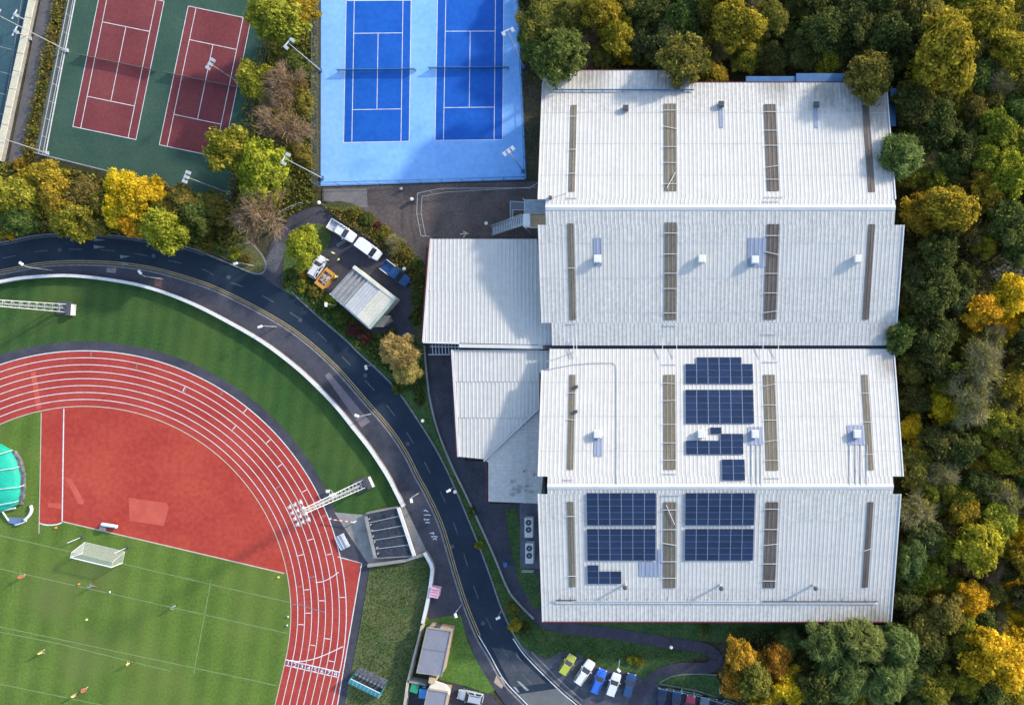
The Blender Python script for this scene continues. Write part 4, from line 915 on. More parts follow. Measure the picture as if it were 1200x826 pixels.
part('sheet', MB().prism(GP([(10,606),(28,607),(27,612),(18,614),(10,612)], .2), .05, .3), M('blue_sheet', (.13,.21,.36), None, 1, .7), fr, True)
for p in ((36,592),(30,609),(2,598),(18,615)): q = G(*p); part('foot', MB().box((q.x,q.y,.16), (.3,.3,.32)), DSTEEL, fr, True)

# roll trolley
tr_ = thing('mat_trolley', 'grey trolley carrying a pale rolled mat at the edge of the red apron', 'trolley', G(128,615)+Vector((0,0,.03)))
part('roll', MB().tube([(-.5,.35,.85), (2.0,-.05,.85)], .30, 12), CONCW, tr_); part('bed', MB().box((.2,.05,.45), (2.4,.8,.08), -.15), DSTEEL, tr_)
part('box', MB().box((-.55,-.35,.62), (.9,.8,.5), -.15), M('grey_box', (.2,.2,.22), None, 2, .7), tr_)
for x, y in ((-.7,-.3),(-.6,.45),(1.1,-.35),(1.2,.3)): part('wheel', MB().tube([(x,y-.05,.2),(x,y+.05,.2)], .2, 10), TYRE, tr_)

# football goal
gl = thing('football_goal', 'white football goal with netting on the grass pitch', 'goal', G(118,652))
zc = 2.44
p0, p1 = G(82.5,653,zc), G(130.5,664.5,zc); p0.z = p1.z = zc
back = Vector((math.sin(math.radians(13))*1, math.cos(math.radians(13)), 0))
R_ = .09
part('crossbar', MB().tube([p0, p1], R_, 8), STEELW, gl, True)
for p in (p0, p1):
    part('upright', MB().tube([p, (p.x, p.y, .02)], R_, 8), STEELW, gl, True)
    t0, t1 = p+back*.9, Vector((p.x, p.y, .05))+back*2.0
    part('stanchion', MB().tube([p, t0, t1], .03, 6), STEELW, gl, True); part('ground_bar', MB().tube([(p.x,p.y,.05), t1], .025, 6), STEELW, gl, True)
b0, b1 = Vector((p0.x,p0.y,.05))+back*2.0, Vector((p1.x,p1.y,.05))+back*2.0
part('ground_bar', MB().tube([b0, b1], .025, 6), STEELW, gl, True)
t0, t1 = p0+back*.9, p1+back*.9
part('netting', MB().add([p0, p1, t1, t0, b1, b0], [(0,1,2,3), (3,2,4,5)]), NETM, gl, True)
part('netting', MB().add([p0, t0, b0, (p0.x,p0.y,.05)], [(0,1,2,3)]), NETM, gl, True); part('netting', MB().add([p1, t1, b1, (p1.x,p1.y,.05)], [(0,1,2,3)]), NETM, gl, True)
for lab, a, b in (('detached white pole lying behind the left goal post', (79,636), (97,628.5)), ('detached white pole lying behind the right goal post', (134,648), (150,641))):
    o = thing('net_support', lab, 'pole', G(*a)); a_, b_ = G(*a, .9), G(*b); 
    part('pole', MB().tube([a_, (b_.x,b_.y,.06)], .07, 8), STEELW, o, True); part('weight', MB().box((b_.x,b_.y,.15), (.4,.4,.26)), DSTEEL, o, True)
def cone(label, px, py, col, kind='cone'):
    p = G(px, py)+Vector((0,0,.02))
    if kind == 'ball':
        o = thing('football', label, 'ball', p); b = MB(); b.lathe([(.02,0),(.1,.03),(.18,.11),(.21,.22),(.18,.33),(.1,.41),(.02,.44)], n=12); part('panel_shell', b, STEELW, o, False, True)
        part('panel_patch', MB().lathe([(.09,.415),(.07,.445),(.02,.45)], n=6), BLACK, o); o.scale = (.75,.75,.75); return o
    o = thing('marker_cone', label, 'cone', p); part('base', MB().box((0,0,.03), (.5,.5,.06)), col, o); part('cone', MB().lathe([(.2,.06),(.05,.55),(.03,.56)], n=10), col, o); o.scale = (.7,.7,.7); return o
ORG = M('cone_orange', (.72,.26,.05), None, 2, .6); YLW = M('cone_yellow', (.70,.60,.18), None, 2, .6)
cone('orange marker cone just below the runway end', 66, 618, ORG); cone('orange marker cone on the pitch line near a player', 93, 684, ORG)
cone('white football lying on the pitch line', 129.6, 693, None, 'ball'); cone('pale yellow marker cone on open grass mid pitch', 102, 725.5, YLW)
cone('white football lying beside the inner edge of the track', 338, 722, None, 'ball'); cone('pale marker cone at the corner of the red apron and track', 326.5, 676, YLW)
cone('second white football just below the other by the track edge', 337, 732, None, 'ball')

# ------------------------------------------------------------------ lights and masts
def flood(label, base, head, heads=2, z=.06):
    d0 = math.hypot(base[0]-CX, base[1]-CY); d1 = math.hypot(head[0]-CX, head[1]-CY); h = H*(1-d0/d1)
    b = G(*base); o = thing('floodlight', label, 'floodlight', (b.x, b.y, z), 0, 'floodlights round the courts')
    part('base_plate', MB().box((0,0,.15), (.6,.6,.3)), BSTEEL if base[0] > 350 else STEEL, o)
    part('pole', MB().tube([(0,0,.2),(0,0,h*.5),(0,0,h)], [.10,.08,.055], 8), STEEL, o)
    yaw = math.atan2(b.y, b.x)
    ar = part('crossarm', MB().bar((math.sin(yaw)*.9,-math.cos(yaw)*.9,h), (-math.sin(yaw)*.9,math.cos(yaw)*.9,h), .12), STEELW, o)
    for k in range(heads):
        s = (k-(heads-1)/2)*(1.5/max(1, heads-1))
        l = part('lamp_head', MB().box((-math.sin(yaw)*s-.3*math.cos(yaw), math.cos(yaw)*s-.3*math.sin(yaw), h+.05), (.75,.5,.28), yaw, .85), STEEL, o)
        part('lens', MB().box((-math.sin(yaw)*s-.3*math.cos(yaw), math.cos(yaw)*s-.3*math.sin(yaw), h-.11), (.6,.4,.03), yaw), LAMPW, l)
    return o
flood('tall floodlight at the left edge of the red courts, leaning shape across the cream wall', (79,60), (-8,19))
flood('floodlight at the bottom left corner of the green court', (56,180), (-22,154))
flood('floodlight over the right red court among the trees', (280,97), (246,73), 3)
flood('floodlight at the bottom right corner of the green court', (269,226.5), (217.5,205), 3)
flood('floodlight beside the net line on the left fence of the blue courts', (376,83), (341,46))
flood('floodlight at the bottom left corner of the blue courts', (378,209), (335,182))
flood('floodlight on the right side of the blue courts by the wood', (614,79), (594.5,36))
flood('floodlight at the bottom right corner of the blue courts', (613,201), (593,177), 3)
flood('short double floodlight beyond the cream wall at the top left', (36,46), (17,38), 1)
flood('uppermost short floodlight beyond the cream wall', (34,26), (16.5,19), 1)

def lattice(label, base, h, headn, wb=1.35):
    b = G(*base); o = thing('lattice_mast', label, 'floodlight mast', (b.x, b.y, .01), math.atan2(b.y, b.x), 'floodlight masts of the stadium')
    part('foundation', MB().box((0,0,.15), (2.3,2.3,.3)), DSTEEL, o)
    cr = lambda t: wb/2*(1-t)+.35*t
    for sx in (-1, 1):
        for sy in (-1, 1): part('chord', MB().bar((sx*cr(0), sy*cr(0), .3), (sx*cr(1), sy*cr(1), h), .09), STEELW, o)
    n = 14
    for k in range(n):
        t0, t1 = k/n, (k+1)/n; a, c = cr(t0), cr(t1); z0, z1 = .3+(h-.3)*t0, .3+(h-.3)*t1
        for q in (((-a,-a),(c,-c)), ((a,-a),(c,c)), ((a,a),(-c,c)), ((-a,a),(-c,-c))):
            part('brace', MB().bar((*q[0], z0), (*q[1], z1), .04), STEEL, o)
        for q in (((-a,-a),(a,-a)), ((a,-a),(a,a)), ((a,a),(-a,a)), ((-a,a),(-a,-a))): part('ring_bar', MB().bar((*q[0], z0), (*q[1], z0), .045), STEEL, o)
    part('ladder', MB().bar((cr(0)*.2,0,.3), (.1,0,h), .28, .05), STEEL, o)
    hf = part('head_frame', MB().bar((-.5,-1.8,h+.1),(-.5,1.8,h+.1),.1).bar((.3,-1.8,h+.12),(.3,1.8,h+.12),.1).bar((1.1,-1.8,h+.14),(1.1,1.8,h+.14),.1).bar((-.6,-1.2,h),(1.2,-1.2,h),.09).bar((-.6,0,h),(1.2,0,h),.09).bar((-.6,1.2,h),(1.2,1.2,h),.09), STEEL, o)
    part('equipment_cabinet', MB().box((-1.6,.2,.55), (.7,1.9,1.1)), CONCW, o); part('cabinet_roof', MB().box((-1.6,.2,1.13), (.8,2.0,.06)), DSTEEL, o)
    for i in range(3):
        for j in range(4):
            l = part('floodlamp', MB().box((-.45+i*.75, -1.35+j*.9, h+.42+.12*i), (.42,.5,.36), 0, .75), M('lamp_housing', (.42,.42,.41), None, 2, .5), o); part('lens', MB().box((-.45+i*.75, -1.35+j*.9, h+.2+.12*i), (.45,.5,.03)), LAMPW, l)
    return o
lattice('lattice floodlight mast at the left edge on the lawn below the road', (76,361), 20.5, 12)
lattice('lattice floodlight mast whose lamp frame overhangs the track curve', (424,568), 20.0, 12)
b_ = G(421,577); mb_ = thing('control_cabinet', 'small white cabinet at the foot of the mast beside the track', 'cabinet', G(392,578)); part('body', MB().box((G(392,579).x,G(392,579).y,.6), (.7,.5,1.2)), STEELW, mb_, True); part('lid', MB().box((G(387.5,574).x,G(387.5,574).y,1.0), (.6,.5,.3)), STEELW, mb_, True); part('arm', MB().bar(G(392,579,1.1), G(387.5,574,1.1), .1), STEEL, mb_, True); part('support', MB().bar(G(387.5,574,.02), G(387.5,574,.9), .1), STEEL, mb_, True)

def street_lamp(label, base, head):
    d0 = math.hypot(base[0]-CX, base[1]-CY); d1 = math.hypot(head[0]-CX, head[1]-CY); h = max(4.0, min(7.5, H*(1-d0/d1)*.85))
    b = G(*base); hd = G(*head, h); o = thing('street_lamp', label, 'street lamp', (b.x, b.y, .1), 0, 'street lamps along the road')
    v = hd-Vector((b.x, b.y, 0)); v.z = 0
    part('base', MB().tube([(0,0,0),(0,0,1.2)], .10, 8), STEEL, o)
    part('pole', MB().tube([(0,0,1.1),(0,0,h-.5),v*.25+Vector((0,0,h-.1)),v+Vector((0,0,h))], [.075,.06,.045,.04], 8), STEEL, o)
    l = part('lantern', MB().box(v+Vector((0,0,h)), (.78,.42,.2), math.atan2(v.y, v.x) if v.length > .01 else 0, .7), LAMPW, o)
    part('lens', MB().box(v+Vector((0,0,h-.13)), (.6,.35,.04), math.atan2(v.y, v.x) if v.length > .01 else 0), STEEL, l)
    return o
for lab, b, h_ in (('leftmost street lamp beside the curved wall', (62,317), (25,309)), ('street lamp on the footway above the lawn, right of the reddish patch', (191,327), (164,319)),
    ('street lamp on the tip of the grassy verge at the compound entrance', (297,311.5), (276,309)), ('street lamp on the footway where the road straightens downhill', (324,383), (304.5,383)),
    ('street lamp in the shrubs just left of the shed', (395,358), (382,357)), ('street lamp at the road edge beside the golden tree', (440,428), (429,430.5)),
    ('street lamp on the footway patch opposite the annexe', (434.5,485), (418,487)), ('street lamp on the footway beside the felt roofed store', (491,577.5), (482,586.5)),
    ('street lamp on the verge opposite the lettering on the road', (531,571), (525.5,575)), ('street lamp near the pink box where the footway narrows', (541,708), (534,721)),
    ('street lamp by the small yellow shrub at the road bend', (588.5,714), (583.5,724)), ('street lamp behind the row of five parked cars', (726,772), (725,785))):
    street_lamp(lab, b, h_)
def globe(label, px, py, col=None):
    o = thing('path_lamp', label, 'path lamp', G(px, py)*1.0+Vector((0,0,.09)), 0, 'globe lamps along the paths'); 
    part('post', MB().tube([(0,0,0),(0,0,2.6)], .06, 8), DSTEEL, o); part('globe', MB().lathe([(.05,2.55),(.2,2.62),(.3,2.8),(.3,2.92),(.2,3.1),(.05,3.17)], n=14), col or M('opal_globe', (.85,.74,.62), (.88,.80,.70), 2, .3), o, False, True)
for lab, x, y, c in (('opal globe lamp at the bend of the compound entrance drive', 383.5, 242, None), ('opal globe lamp under the bare brown tree', 292, 263, None), ('pale green globe lamp under the bare brown tree', 304, 267, M('green_globe', (.45,.65,.42), None, 2, .4)),
    ('opal globe lamp beside the blue truck', 481, 317.5, None), ('opal globe lamp by the annexe corner above the slatted canopy', 485, 392.5, None), ('opal globe lamp on the verge left of the lower annexe', 502, 491, None), ('opal globe lamp on the verge next to a street lamp', 539, 572, None), ('opal globe lamp on the dark path below the hall', 786, 749.5, None)):
    globe(lab, x, y, c)
for lab, x, y in (('short white post on the car park lawn, left one', 799, 806), ('short white post on the car park lawn, middle one', 813, 810), ('short white post on the car park lawn near the orange tree', 843, 806)):
    o = thing('bollard', lab, 'bollard', G(x, y)+Vector((0,0,.12))); part('shaft', MB().tube([(0,0,0),(0,0,1.5)], .09, 8), STEELW, o); part('cap', MB().lathe([(.13,1.5),(.13,1.58),(.04,1.62)], n=8), STEEL, o)

# ------------------------------------------------------------------ vehicles
def vehicle(name, label, cat, px, py, dpx, L, W, col, kind='hatch', group=None, z=.105):
    b = G(px, py, .7); rz = math.atan2(-dpx[1], dpx[0]); o = thing(name, label, cat, (b.x, b.y, z), rz, group)
    hw = W/2; zb = .28
    if kind in ('hatch', 'saloon', 'estate'):
        zs = .92; xr, xf, tr0, tf0 = {'hatch': (-.47,.22,-.40,.05), 'saloon': (-.36,.20,-.20,.04), 'estate': (-.48,.20,-.43,.04)}[kind]; zt = 1.45
        prof = [(-.5,.55,.80),(-.485,.86,.86),(-.40,.97,.93),(-.2,1.0,.95),(.1,1.0,.95),(.24,.99,.94),(.38,.95,.86),(.46,.88,.76),(.495,.66,.62)]
    elif kind == 'van':
        zs = 1.15; xr, xf, tr0, tf0 = -.495,.30,-.48,.16; zt = 1.95
        prof = [(-.5,.93,1.1),(-.495,.98,1.15),(-.3,1.0,1.16),(.1,1.0,1.16),(.30,1.0,1.15),(.40,.96,1.06),(.47,.88,.92),(.5,.66,.75)]
    else:   # pickup or truck
        zs = 1.0; xr, xf, tr0, tf0 = -.14,.24,-.12,.12; zt = 1.75
        prof = [(-.5,.95,.62),(-.49,.97,.64),(-.3,.98,.64),(-.14,1.0,1.0),(.10,1.0,1.02),(.26,.99,1.02),(.40,.95,.98),(.47,.90,.9),(.5,.72,.72)]
    m = MB(); vs = []
    cs = [(.93,zb/1),(1.0,.5),(1.0,.0),(.93,.0),(.6,.0),(0,.0)]
    for x, wf, zt_ in prof:
        w_ = hw*wf
        sec = [(w_*.92,zb),(w_,zb+.25),(w_*.99,zt_-.16),(w_*.90,zt_-.03),(w_*.55,zt_+.02),(0,zt_+.03)]
        sec = sec+[(-a, c) for a, c in sec[-2::-1]]
        vs += [(x*L, a, c) for a, c in sec]
    k = 11; n = len(prof)
    fs = [(i*k+j, (i+1)*k+j, (i+1)*k+j+1, i*k+j+1)[::-1] for i in range(n-1) for j in range(k-1)]+[tuple(range(k)), tuple(range((n-1)*k, n*k))[::-1]]+[(i*k, i*k+k-1, (i+1)*k+k-1, (i+1)*k)[::-1] for i in range(n-1)]
    m.add(vs, fs)
    # greenhouse
    z0 = zs+.0; ti = .80 if kind != 'van' else .90
    q0 = [(xr*L,-hw*.93,z0),(xf*L,-hw*.90,z0),(xf*L,hw*.90,z0),(xr*L,hw*.93,z0)]; q1 = [(tr0*L,-hw*ti,zt-.06),(tf0*L,-hw*ti*.97,zt-.06),(tf0*L,hw*ti*.97,zt-.06),(tr0*L,hw*ti,zt-.06)]
    m.add(q0+q1, [(0,1,5,4),(1,2,6,5),(2,3,7,6),(3,0,4,7),(4,5,6,7)])
    body = part('body', m, col, o, False, False)
    rf = part('roof', MB().prism([(x*1.0, y*.985) for x, y, z in ((tr0*L-.02,-hw*ti*.93,0),(tr0*L+.12,-hw*ti,0),(tf0*L-.15,-hw*ti*.98,0),(tf0*L,-hw*ti*.88,0),(tf0*L,hw*ti*.88,0),(tf0*L-.15,hw*ti*.98,0),(tr0*L+.12,hw*ti,0),(tr0*L-.02,hw*ti*.93,0))], zt-.058, zt), col, o)
    def glass(nm, a, b, c, d, ins=.1, lift=.02):
        P_ = [Vector(v) for v in (a, b, c, d)]; cc = sum(P_, Vector())/4; nr = (P_[1]-P_[0]).cross(P_[3]-P_[0]).normalized()
        return part(nm, MB().add([cc+(p-cc)*(1-ins)+nr*lift for p in P_]+[cc+(p-cc)*(1-ins)-nr*.02 for p in P_], [(0,1,2,3),(0,4,5,1),(1,5,6,2),(2,6,7,3),(3,7,4,0)]), GLASS, o)
    glass('windscreen', q0[1], q0[2], q1[2], q1[1], .07)
    if kind != 'van': glass('rear_window', q0[3], q0[0], q1[0], q1[3], .1)
    for s_, (a, b, c, d) in ((-1, (q0[0], q0[1], q1[1], q1[0])), (1, (q0[2], q0[3], q1[3], q1[2]))):
        L3 = lambda u, w_, t: Vector(u).lerp(Vector(w_), t)
        cuts = ((.05,.47),(.53,.95)) if kind != 'van' else (((.05,.30),) if s_ == 1 else ((.70,.95),))
        for t0, t1 in cuts: glass('side_window', L3(a,b,t0), L3(a,b,t1), L3(d,c,t1), L3(d,c,t0), .12)
    for s_ in (-1, 1):
        part('mirror', MB().box((xf*L*.75, s_*(hw+.08), zs+.08), (.12,.2,.13)), col, o)
        part('headlight', MB().box((L*.462, s_*hw*.66, .66 if kind != 'van' else .8), (.16,.34,.14), -s_*.35), LAMPW, o)
        part('taillight', MB().box((-L*.492, s_*hw*.74, .74), (.07,.26,.18)), LAMPR, o)
        for x in (-.31, .31):
            wh = part('wheel', MB().tube([(x*L, s_*(hw-.2), .31), (x*L, s_*(hw-.01), .31)], .31, 14), TYRE, o); part('rim', MB().tube([(x*L, s_*(hw-.02), .31), (x*L, s_*(hw+.005), .31)], .19, 10), RIM, wh)
    part('front_bumper', MB().box((L*.487,0,.42), (.14,W*.72,.22)), BLACK, o); part('rear_bumper', MB().box((-L*.49,0,.42), (.12,W*.84,.22)), BLACK, o)
    if kind in ('pickup', 'truck'):
        bm_ = col
        part('bed_floor', MB().box((-.32*L,0,.72), (.34*L,W*.86,.05)), M('bed_liner_'+name, (.42,.44,.52), None, 2, .6) if kind == 'pickup' else col, o)
        for s_ in (-1, 1): part('bed_side', MB().box((-.32*L, s_*hw*.93, .92), (.36*L,.07,.5)), STEELW if kind == 'truck' else bm_, o)
        part('tailgate', MB().box((-.495*L,0,.9), (.06,W*.88,.48)), bm_, o); part('headboard', MB().box((-.15*L,0,1.1), (.06,W*.9,.6)), DSTEEL if kind == 'pickup' else col, o)
        if kind == 'pickup':
            for s_ in (-1, 1): part('roof_bar', MB().bar((-.14*L, s_*hw*.8, zt+.08), (.14*L, s_*hw*.78, zt+.08), .07), BLACK, o)
    if kind in ('estate', 'hatch') and W > 1.72:
        for s_ in (-1, 1): part('roof_bar', MB().bar((tr0*L+.15, s_*hw*ti*.85, zt+.05), (tf0*L-.2, s_*hw*ti*.83, zt+.05), .05), BLACK, o)
    return o
CG = 'cars parked in the bottom car park'; WP = paint('white', (.74,.74,.76)); 
vehicle('parked_car', 'yellow-green hatchback at the left end of the row of five', 'car', 665, 778, (62,-100), 3.7, 1.66, paint('limeyellow', (.44,.46,.06)), 'hatch', CG)
vehicle('parked_car', 'white estate car between the yellow-green and blue cars', 'car', 685, 787, (92,-138), 4.6, 1.80, WP, 'estate', CG)
vehicle('parked_car', 'bright blue car in the middle of the row of five', 'car', 701.5, 797, (66,-160), 4.35, 1.76, paint('brightblue', (.03,.14,.58)), 'estate', CG)
vehicle('parked_car', 'white hatchback between the bright blue and dark blue cars', 'car', 719, 801.5, (52,-150), 4.0, 1.72, paint('icewhite', (.66,.70,.74)), 'hatch', CG)
vehicle('parked_car', 'dark blue car at the right end of the row of five', 'car', 737.5, 802, (36,-150), 4.1, 1.72, paint('darkblue', (.02,.06,.17)), 'hatch', CG)
vehicle('parked_car', 'navy car at the left of the bottom edge row below the lawn', 'car', 775, 819.5, (14,-90), 4.2, 1.74, paint('navy', (.015,.03,.09)), 'estate', CG)
vehicle('parked_car', 'blue-black car second from left in the bottom edge row', 'car', 792, 822, (12,-90), 4.2, 1.74, paint('blueblack', (.02,.05,.13)), 'estate', CG)
vehicle('parked_car', 'red car in the bottom edge row', 'car', 808, 828, (14,-90), 4.1, 1.72, paint('red', (.50,.04,.09)), 'hatch', CG)
vehicle('parked_car', 'grey car right of the red car in the bottom edge row', 'car', 824.5, 830.5, (14,-90), 4.2, 1.72, paint('steelgrey', (.16,.19,.24)), 'estate', CG)
vehicle('parked_car', 'black car at the right end of the bottom edge row', 'car', 842, 833, (14,-90), 4.2, 1.72, paint('black', (.02,.025,.035)), 'estate', CG)
vehicle('parked_car', 'silver estate car in the yard beside the curved end hut', 'car', 551.5, 815.5, (-130,-28), 4.5, 1.78, paint('silver', (.40,.44,.49)), 'estate')
vehicle('parked_car', 'dark car partly cut off below the silver estate car', 'car', 556, 836, (-130,-28), 4.4, 1.75, paint('charcoal', (.04,.05,.06)), 'estate')
VG = 'vehicles in the compound'
vehicle('pickup_truck', 'white pickup truck with open bed at the top of the compound', 'pickup', 401.3, 271, (265,172), 5.0, 1.9, paint('vanwhite', (.78,.78,.82)), 'pickup', VG)
vehicle('panel_van', 'white panel van parked nose to tail behind the pickup', 'van', 433.4, 292.6, (250,185), 4.4, 1.9, paint('vanwhite', (.78,.78,.82)), 'van', VG)
vehicle('tipper_truck', 'dark blue flatbed truck beside the annexe wall in the compound', 'truck', 464.5, 321, (180,140), 5.4, 2.1, paint('truckblue', (.008,.055,.17)), 'truck', VG)
vehicle('parked_car', 'white car next to the orange skip in the compound', 'car', 372.5, 313, (110,-190), 4.1, 1.78, paint('carwhite', (.70,.69,.74)), 'hatch', VG)
# skip
sk = thing('skip', 'orange skip filled with rubble beside the white car', 'skip', G(385,327)+Vector((0,0,.05)), math.atan2(1.0, .78))
ORS = M('skip_orange', (.62,.30,.06), (.52,.24,.05), 1, .6)
prf = [(-1.7,1.25),(-1.1,.15),(1.0,.15),(1.6,1.25)]
m = MB()
for s_ in (-.85, .85):
    m2 = [(x, s_, z) for x, z in prf]; part('side', MB().add([(x, s_-.04, z) for x, z in prf]+[(x, s_+.04, z) for x, z in prf], [(0,1,2,3),(7,6,5,4),(0,4,5,1),(1,5,6,2),(2,6,7,3),(3,7,4,0)]), ORS, sk)
part('end', MB().bar((-1.7,0,1.25), (-1.1,0,.15), 1.7, .06), ORS, sk); part('end', MB().bar((1.6,0,1.25), (1.0,0,.15), 1.7, .06), ORS, sk); part('floor', MB().box((-.05,0,.15), (2.1,1.7,.06)), ORS, sk)
part('rim', MB().bar((-1.75,-.85,1.28),(1.65,-.85,1.28),.14).bar((-1.75,.85,1.28),(1.65,.85,1.28),.14).bar((-1.45,-.8,1.28),(-1.45,.8,1.28),.6,.06).bar((1.35,-.8,1.28),(1.35,.8,1.28),.55,.06), ORS, sk)
rb = random.Random(5); RUB = [M('rubble_a', (.48,.36,.32), None, 3, .9), M('rubble_b', (.36,.30,.28), None, 3, .9), M('rubble_c', (.60,.48,.42), None, 3, .9)]
for k in range(26): part('rubble_piece', MB().box((rb.uniform(-1.0,.9), rb.uniform(-.65,.65), rb.uniform(.75,1.05)), (rb.uniform(.2,.5), rb.uniform(.2,.4), rb.uniform(.3,.5)), rb.uniform(0,3)), RUB[k % 3], sk)
part('load', MB().box((-.05,0,.5), (2.0,1.6,.6)), RUB[1], sk)
# ladder dropped beside the pickup
ld = thing('ladder', 'short pale ladder lying beside the pickup truck', 'ladder', G(400,285)+Vector((0,0,.06)), math.radians(32))
for y in (-.18, .18): part('rail', MB().bar((-.9,y,.03), (.9,y,.03), .06), STEEL, ld)
for k in range(6): part('rung', MB().bar((-.75+k*.3,-.17,.045), (-.75+k*.3,.17,.045), .04), STEEL, ld)
# yard clutter
cl = thing('litter_bin', 'small white topped bin on the paving left of the yard railing', 'bin', G(485,235)+Vector((0,0,.07))); part('drum', MB().lathe([(.28,0),(.32,.9),(.3,.95)], n=14), DSTEEL, cl); part('dome', MB().lathe([(.32,.95),(.28,1.1),(.1,1.16)], n=14), STEELW, cl)
cl = thing('litter_bin', 'tiny dark bin on the paving below the blue court fence', 'bin', G(472,222.5)+Vector((0,0,.07))); part('drum', MB().lathe([(.22,0),(.26,.7),(.24,.75)], n=12), DSTEEL, cl); part('lid', MB().lathe([(.27,.75),(.2,.86),(.05,.9)], n=12), STEEL, cl)
pl_ = thing('plank_pile', 'pale broken planks lying on the paved yard near the annexe', 'planks', G(545,274)+Vector((0,0,.08)))
for k, (a_, x, y) in enumerate(((.2,-.3,0), (-.5,.2,.15), (.9,.1,-.25))): part('plank', MB().box((x, y, .04+.05*k), (1.1,.2,.045), a_), M('pale_plank', (.55,.47,.33), None, 2, .8), pl_)
sgn = thing('dish_post', 'thin post with a white dish at the foot of the steel stairs', 'post', G(574,265)+Vector((0,0,.08))); part('post', MB().tube([(0,0,0),(0,0,2.4)], .05, 8), STEEL, sgn); part('dish', MB().lathe([(.05,2.4),(.28,2.5),(.3,2.55),(.02,2.52)], n=12), STEELW, sgn)

# ------------------------------------------------------------------ people: one skinned body each pose
def body_mesh(seed, pose):
    r = random.Random(seed); st = pose.get('stride', .2); lean = pose.get('lean', .05); arm = pose.get('arm', .3)
    V = [(0,0,.95,.13,.11),(0+lean*.3,0,1.15,.12,.10),(lean*.7,0,1.38,.145,.11),(lean,0,1.49,.055,.055),(lean*1.1,0,1.56,.055,.055),(lean*1.2+.01,0,1.66,.088,.078),(lean*1.2,0,1.76,.072,.066),
         (0,.10,.92,.085,.085),(st*.55,.11,.50,.058,.058),(st*.85-.05,.11,.09,.042,.042),(st*.85+.13,.12,.04,.036,.03),
         (0,-.10,.92,.085,.085),(-st*.35+.03,-.11,.50,.058,.058),(-st-.02,-.11,.10,.042,.042),(-st+.14,-.12,.04,.036,.03),
         (lean*.75,.19,1.41,.058,.058),(lean*.5-arm*.3,.25,1.14,.043,.043),(lean*.5+.1,.25,.92,.033,.033),(lean*.5+.15,.25,.84,.034,.022),
         (lean*.75,-.19,1.41,.058,.058),(lean*.5+arm*.3,-.25,1.16,.043,.043),(lean*.5+arm*.6+.12,-.23,.99,.033,.033),(lean*.5+arm*.65+.18,-.22,.93,.034,.022)]
    E = [(0,1),(1,2),(2,3),(3,4),(4,5),(5,6),(0,7),(7,8),(8,9),(9,10),(0,11),(11,12),(12,13),(13,14),(2,15),(15,16),(16,17),(17,18),(2,19),(19,20),(20,21),(21,22)]
    # fingers and thumb as short chains from each hand
    for hnd, sy in ((18, 1), (22, -1)):
        hx, hy, hz = V[hnd][:3]
        for k in range(4):
            V.append((hx+.015+.012*k-.02, hy+sy*.004, hz-.075-.012*(1.5-abs(k-1.5)), .009, .009)); E.append((hnd, len(V)-1))
        V.append((hx+.045, hy-sy*.02, hz-.03, .010, .010)); E.append((hnd, len(V)-1))
    V.append((lean*1.2+.10, 0, 1.655, .016, .016)); E.append((5, len(V)-1))         # nose
    for sy in (-1, 1): V.append((lean*1.2, sy*.088, 1.66, .016, .012)); E.append((5, len(V)-1))   # ears
    me = bpy.data.meshes.new('skel'); me.from_pydata([v[:3] for v in V], E, []); o = bpy.data.objects.new('skel', me); C.objects.link(o)
    md = o.modifiers.new('skin', 'SKIN'); md.use_smooth_shade = True
    for i, v in enumerate(V): sv = me.skin_vertices[0].data[i]; sv.radius = v[3:5]; sv.use_root = (i == 0)
    ss = o.modifiers.new('sub', 'SUBSURF'); ss.levels = 1; ss.render_levels = 1
    bpy.context.view_layer.update()
    out = bpy.data.meshes.new_from_object(o.evaluated_get(bpy.context.evaluated_depsgraph_get())); bpy.data.objects.remove(o); out.name = 'body'
    out.materials.clear()
    for k in range(6): out.materials.append(SKIN)
    for p in out.polygons:
        z = p.center.z; y = abs(p.center.y); x = p.center.x
        if z > 1.70 or (z > 1.63 and x < lean*1.2-.02): s = 4
        elif z > 1.50: s = 0
        elif y > .205 and z < 1.20: s = 0
        elif z > .97: s = 1
        elif z > .55: s = 2
        elif z > .40: s = 0 if pose.get('shorts', True) else 2
        elif z > .12: s = 3
        else: s = 5
        if y > .21 and z < 1.02 and z > .7: s = 0
        p.material_index = s; p.use_smooth = True
    return out
POSES = [body_mesh(1, {'stride': .16, 'arm': .25}), body_mesh(2, {'stride': .34, 'lean': .12, 'arm': .5}), body_mesh(3, {'stride': .10, 'lean': .02, 'arm': .1, 'shorts': False})]
def person(label, px, py, rz, pose, shirt, shorts, socks, group, z=.02, vest=None):
    b = G(px, py); o = obj('person', POSES[pose], None, (b.x, b.y, z)); o.rotation_euler = (0, 0, rz); tag(o, label, 'person', group)
    for i, m_ in ((1, shirt), (2, shorts), (3, socks), (4, HAIR), (5, BLACK)): o.material_slots[i].link = 'OBJECT'; o.material_slots[i].material = m_
    return o
cM = lambda n, c: M('cloth_'+n, c, None, 6, .85)
RS, BS_, YS_, WS, NVY, HV = cM('red', (.62,.10,.08)), cM('blue', (.12,.20,.42)), cM('yellow', (.70,.66,.20)), cM('white', (.75,.75,.73)), cM('navy', (.03,.04,.09)), cM('hivis', (.62,.72,.16))
PG = 'players on the pitch'
person('player in a red shirt at the far left of the pitch', 30.5, 673.5, .5, 0, RS, RS, WS, PG)
person('player in blue with red legs below the goal', 112, 685, 2.2, 1, BS_, BS_, RS, PG)
person('player in a pale blue shirt standing alone at the right of the pitch', 207, 708.5, -.6, 0, BS_, WS, NVY, PG)
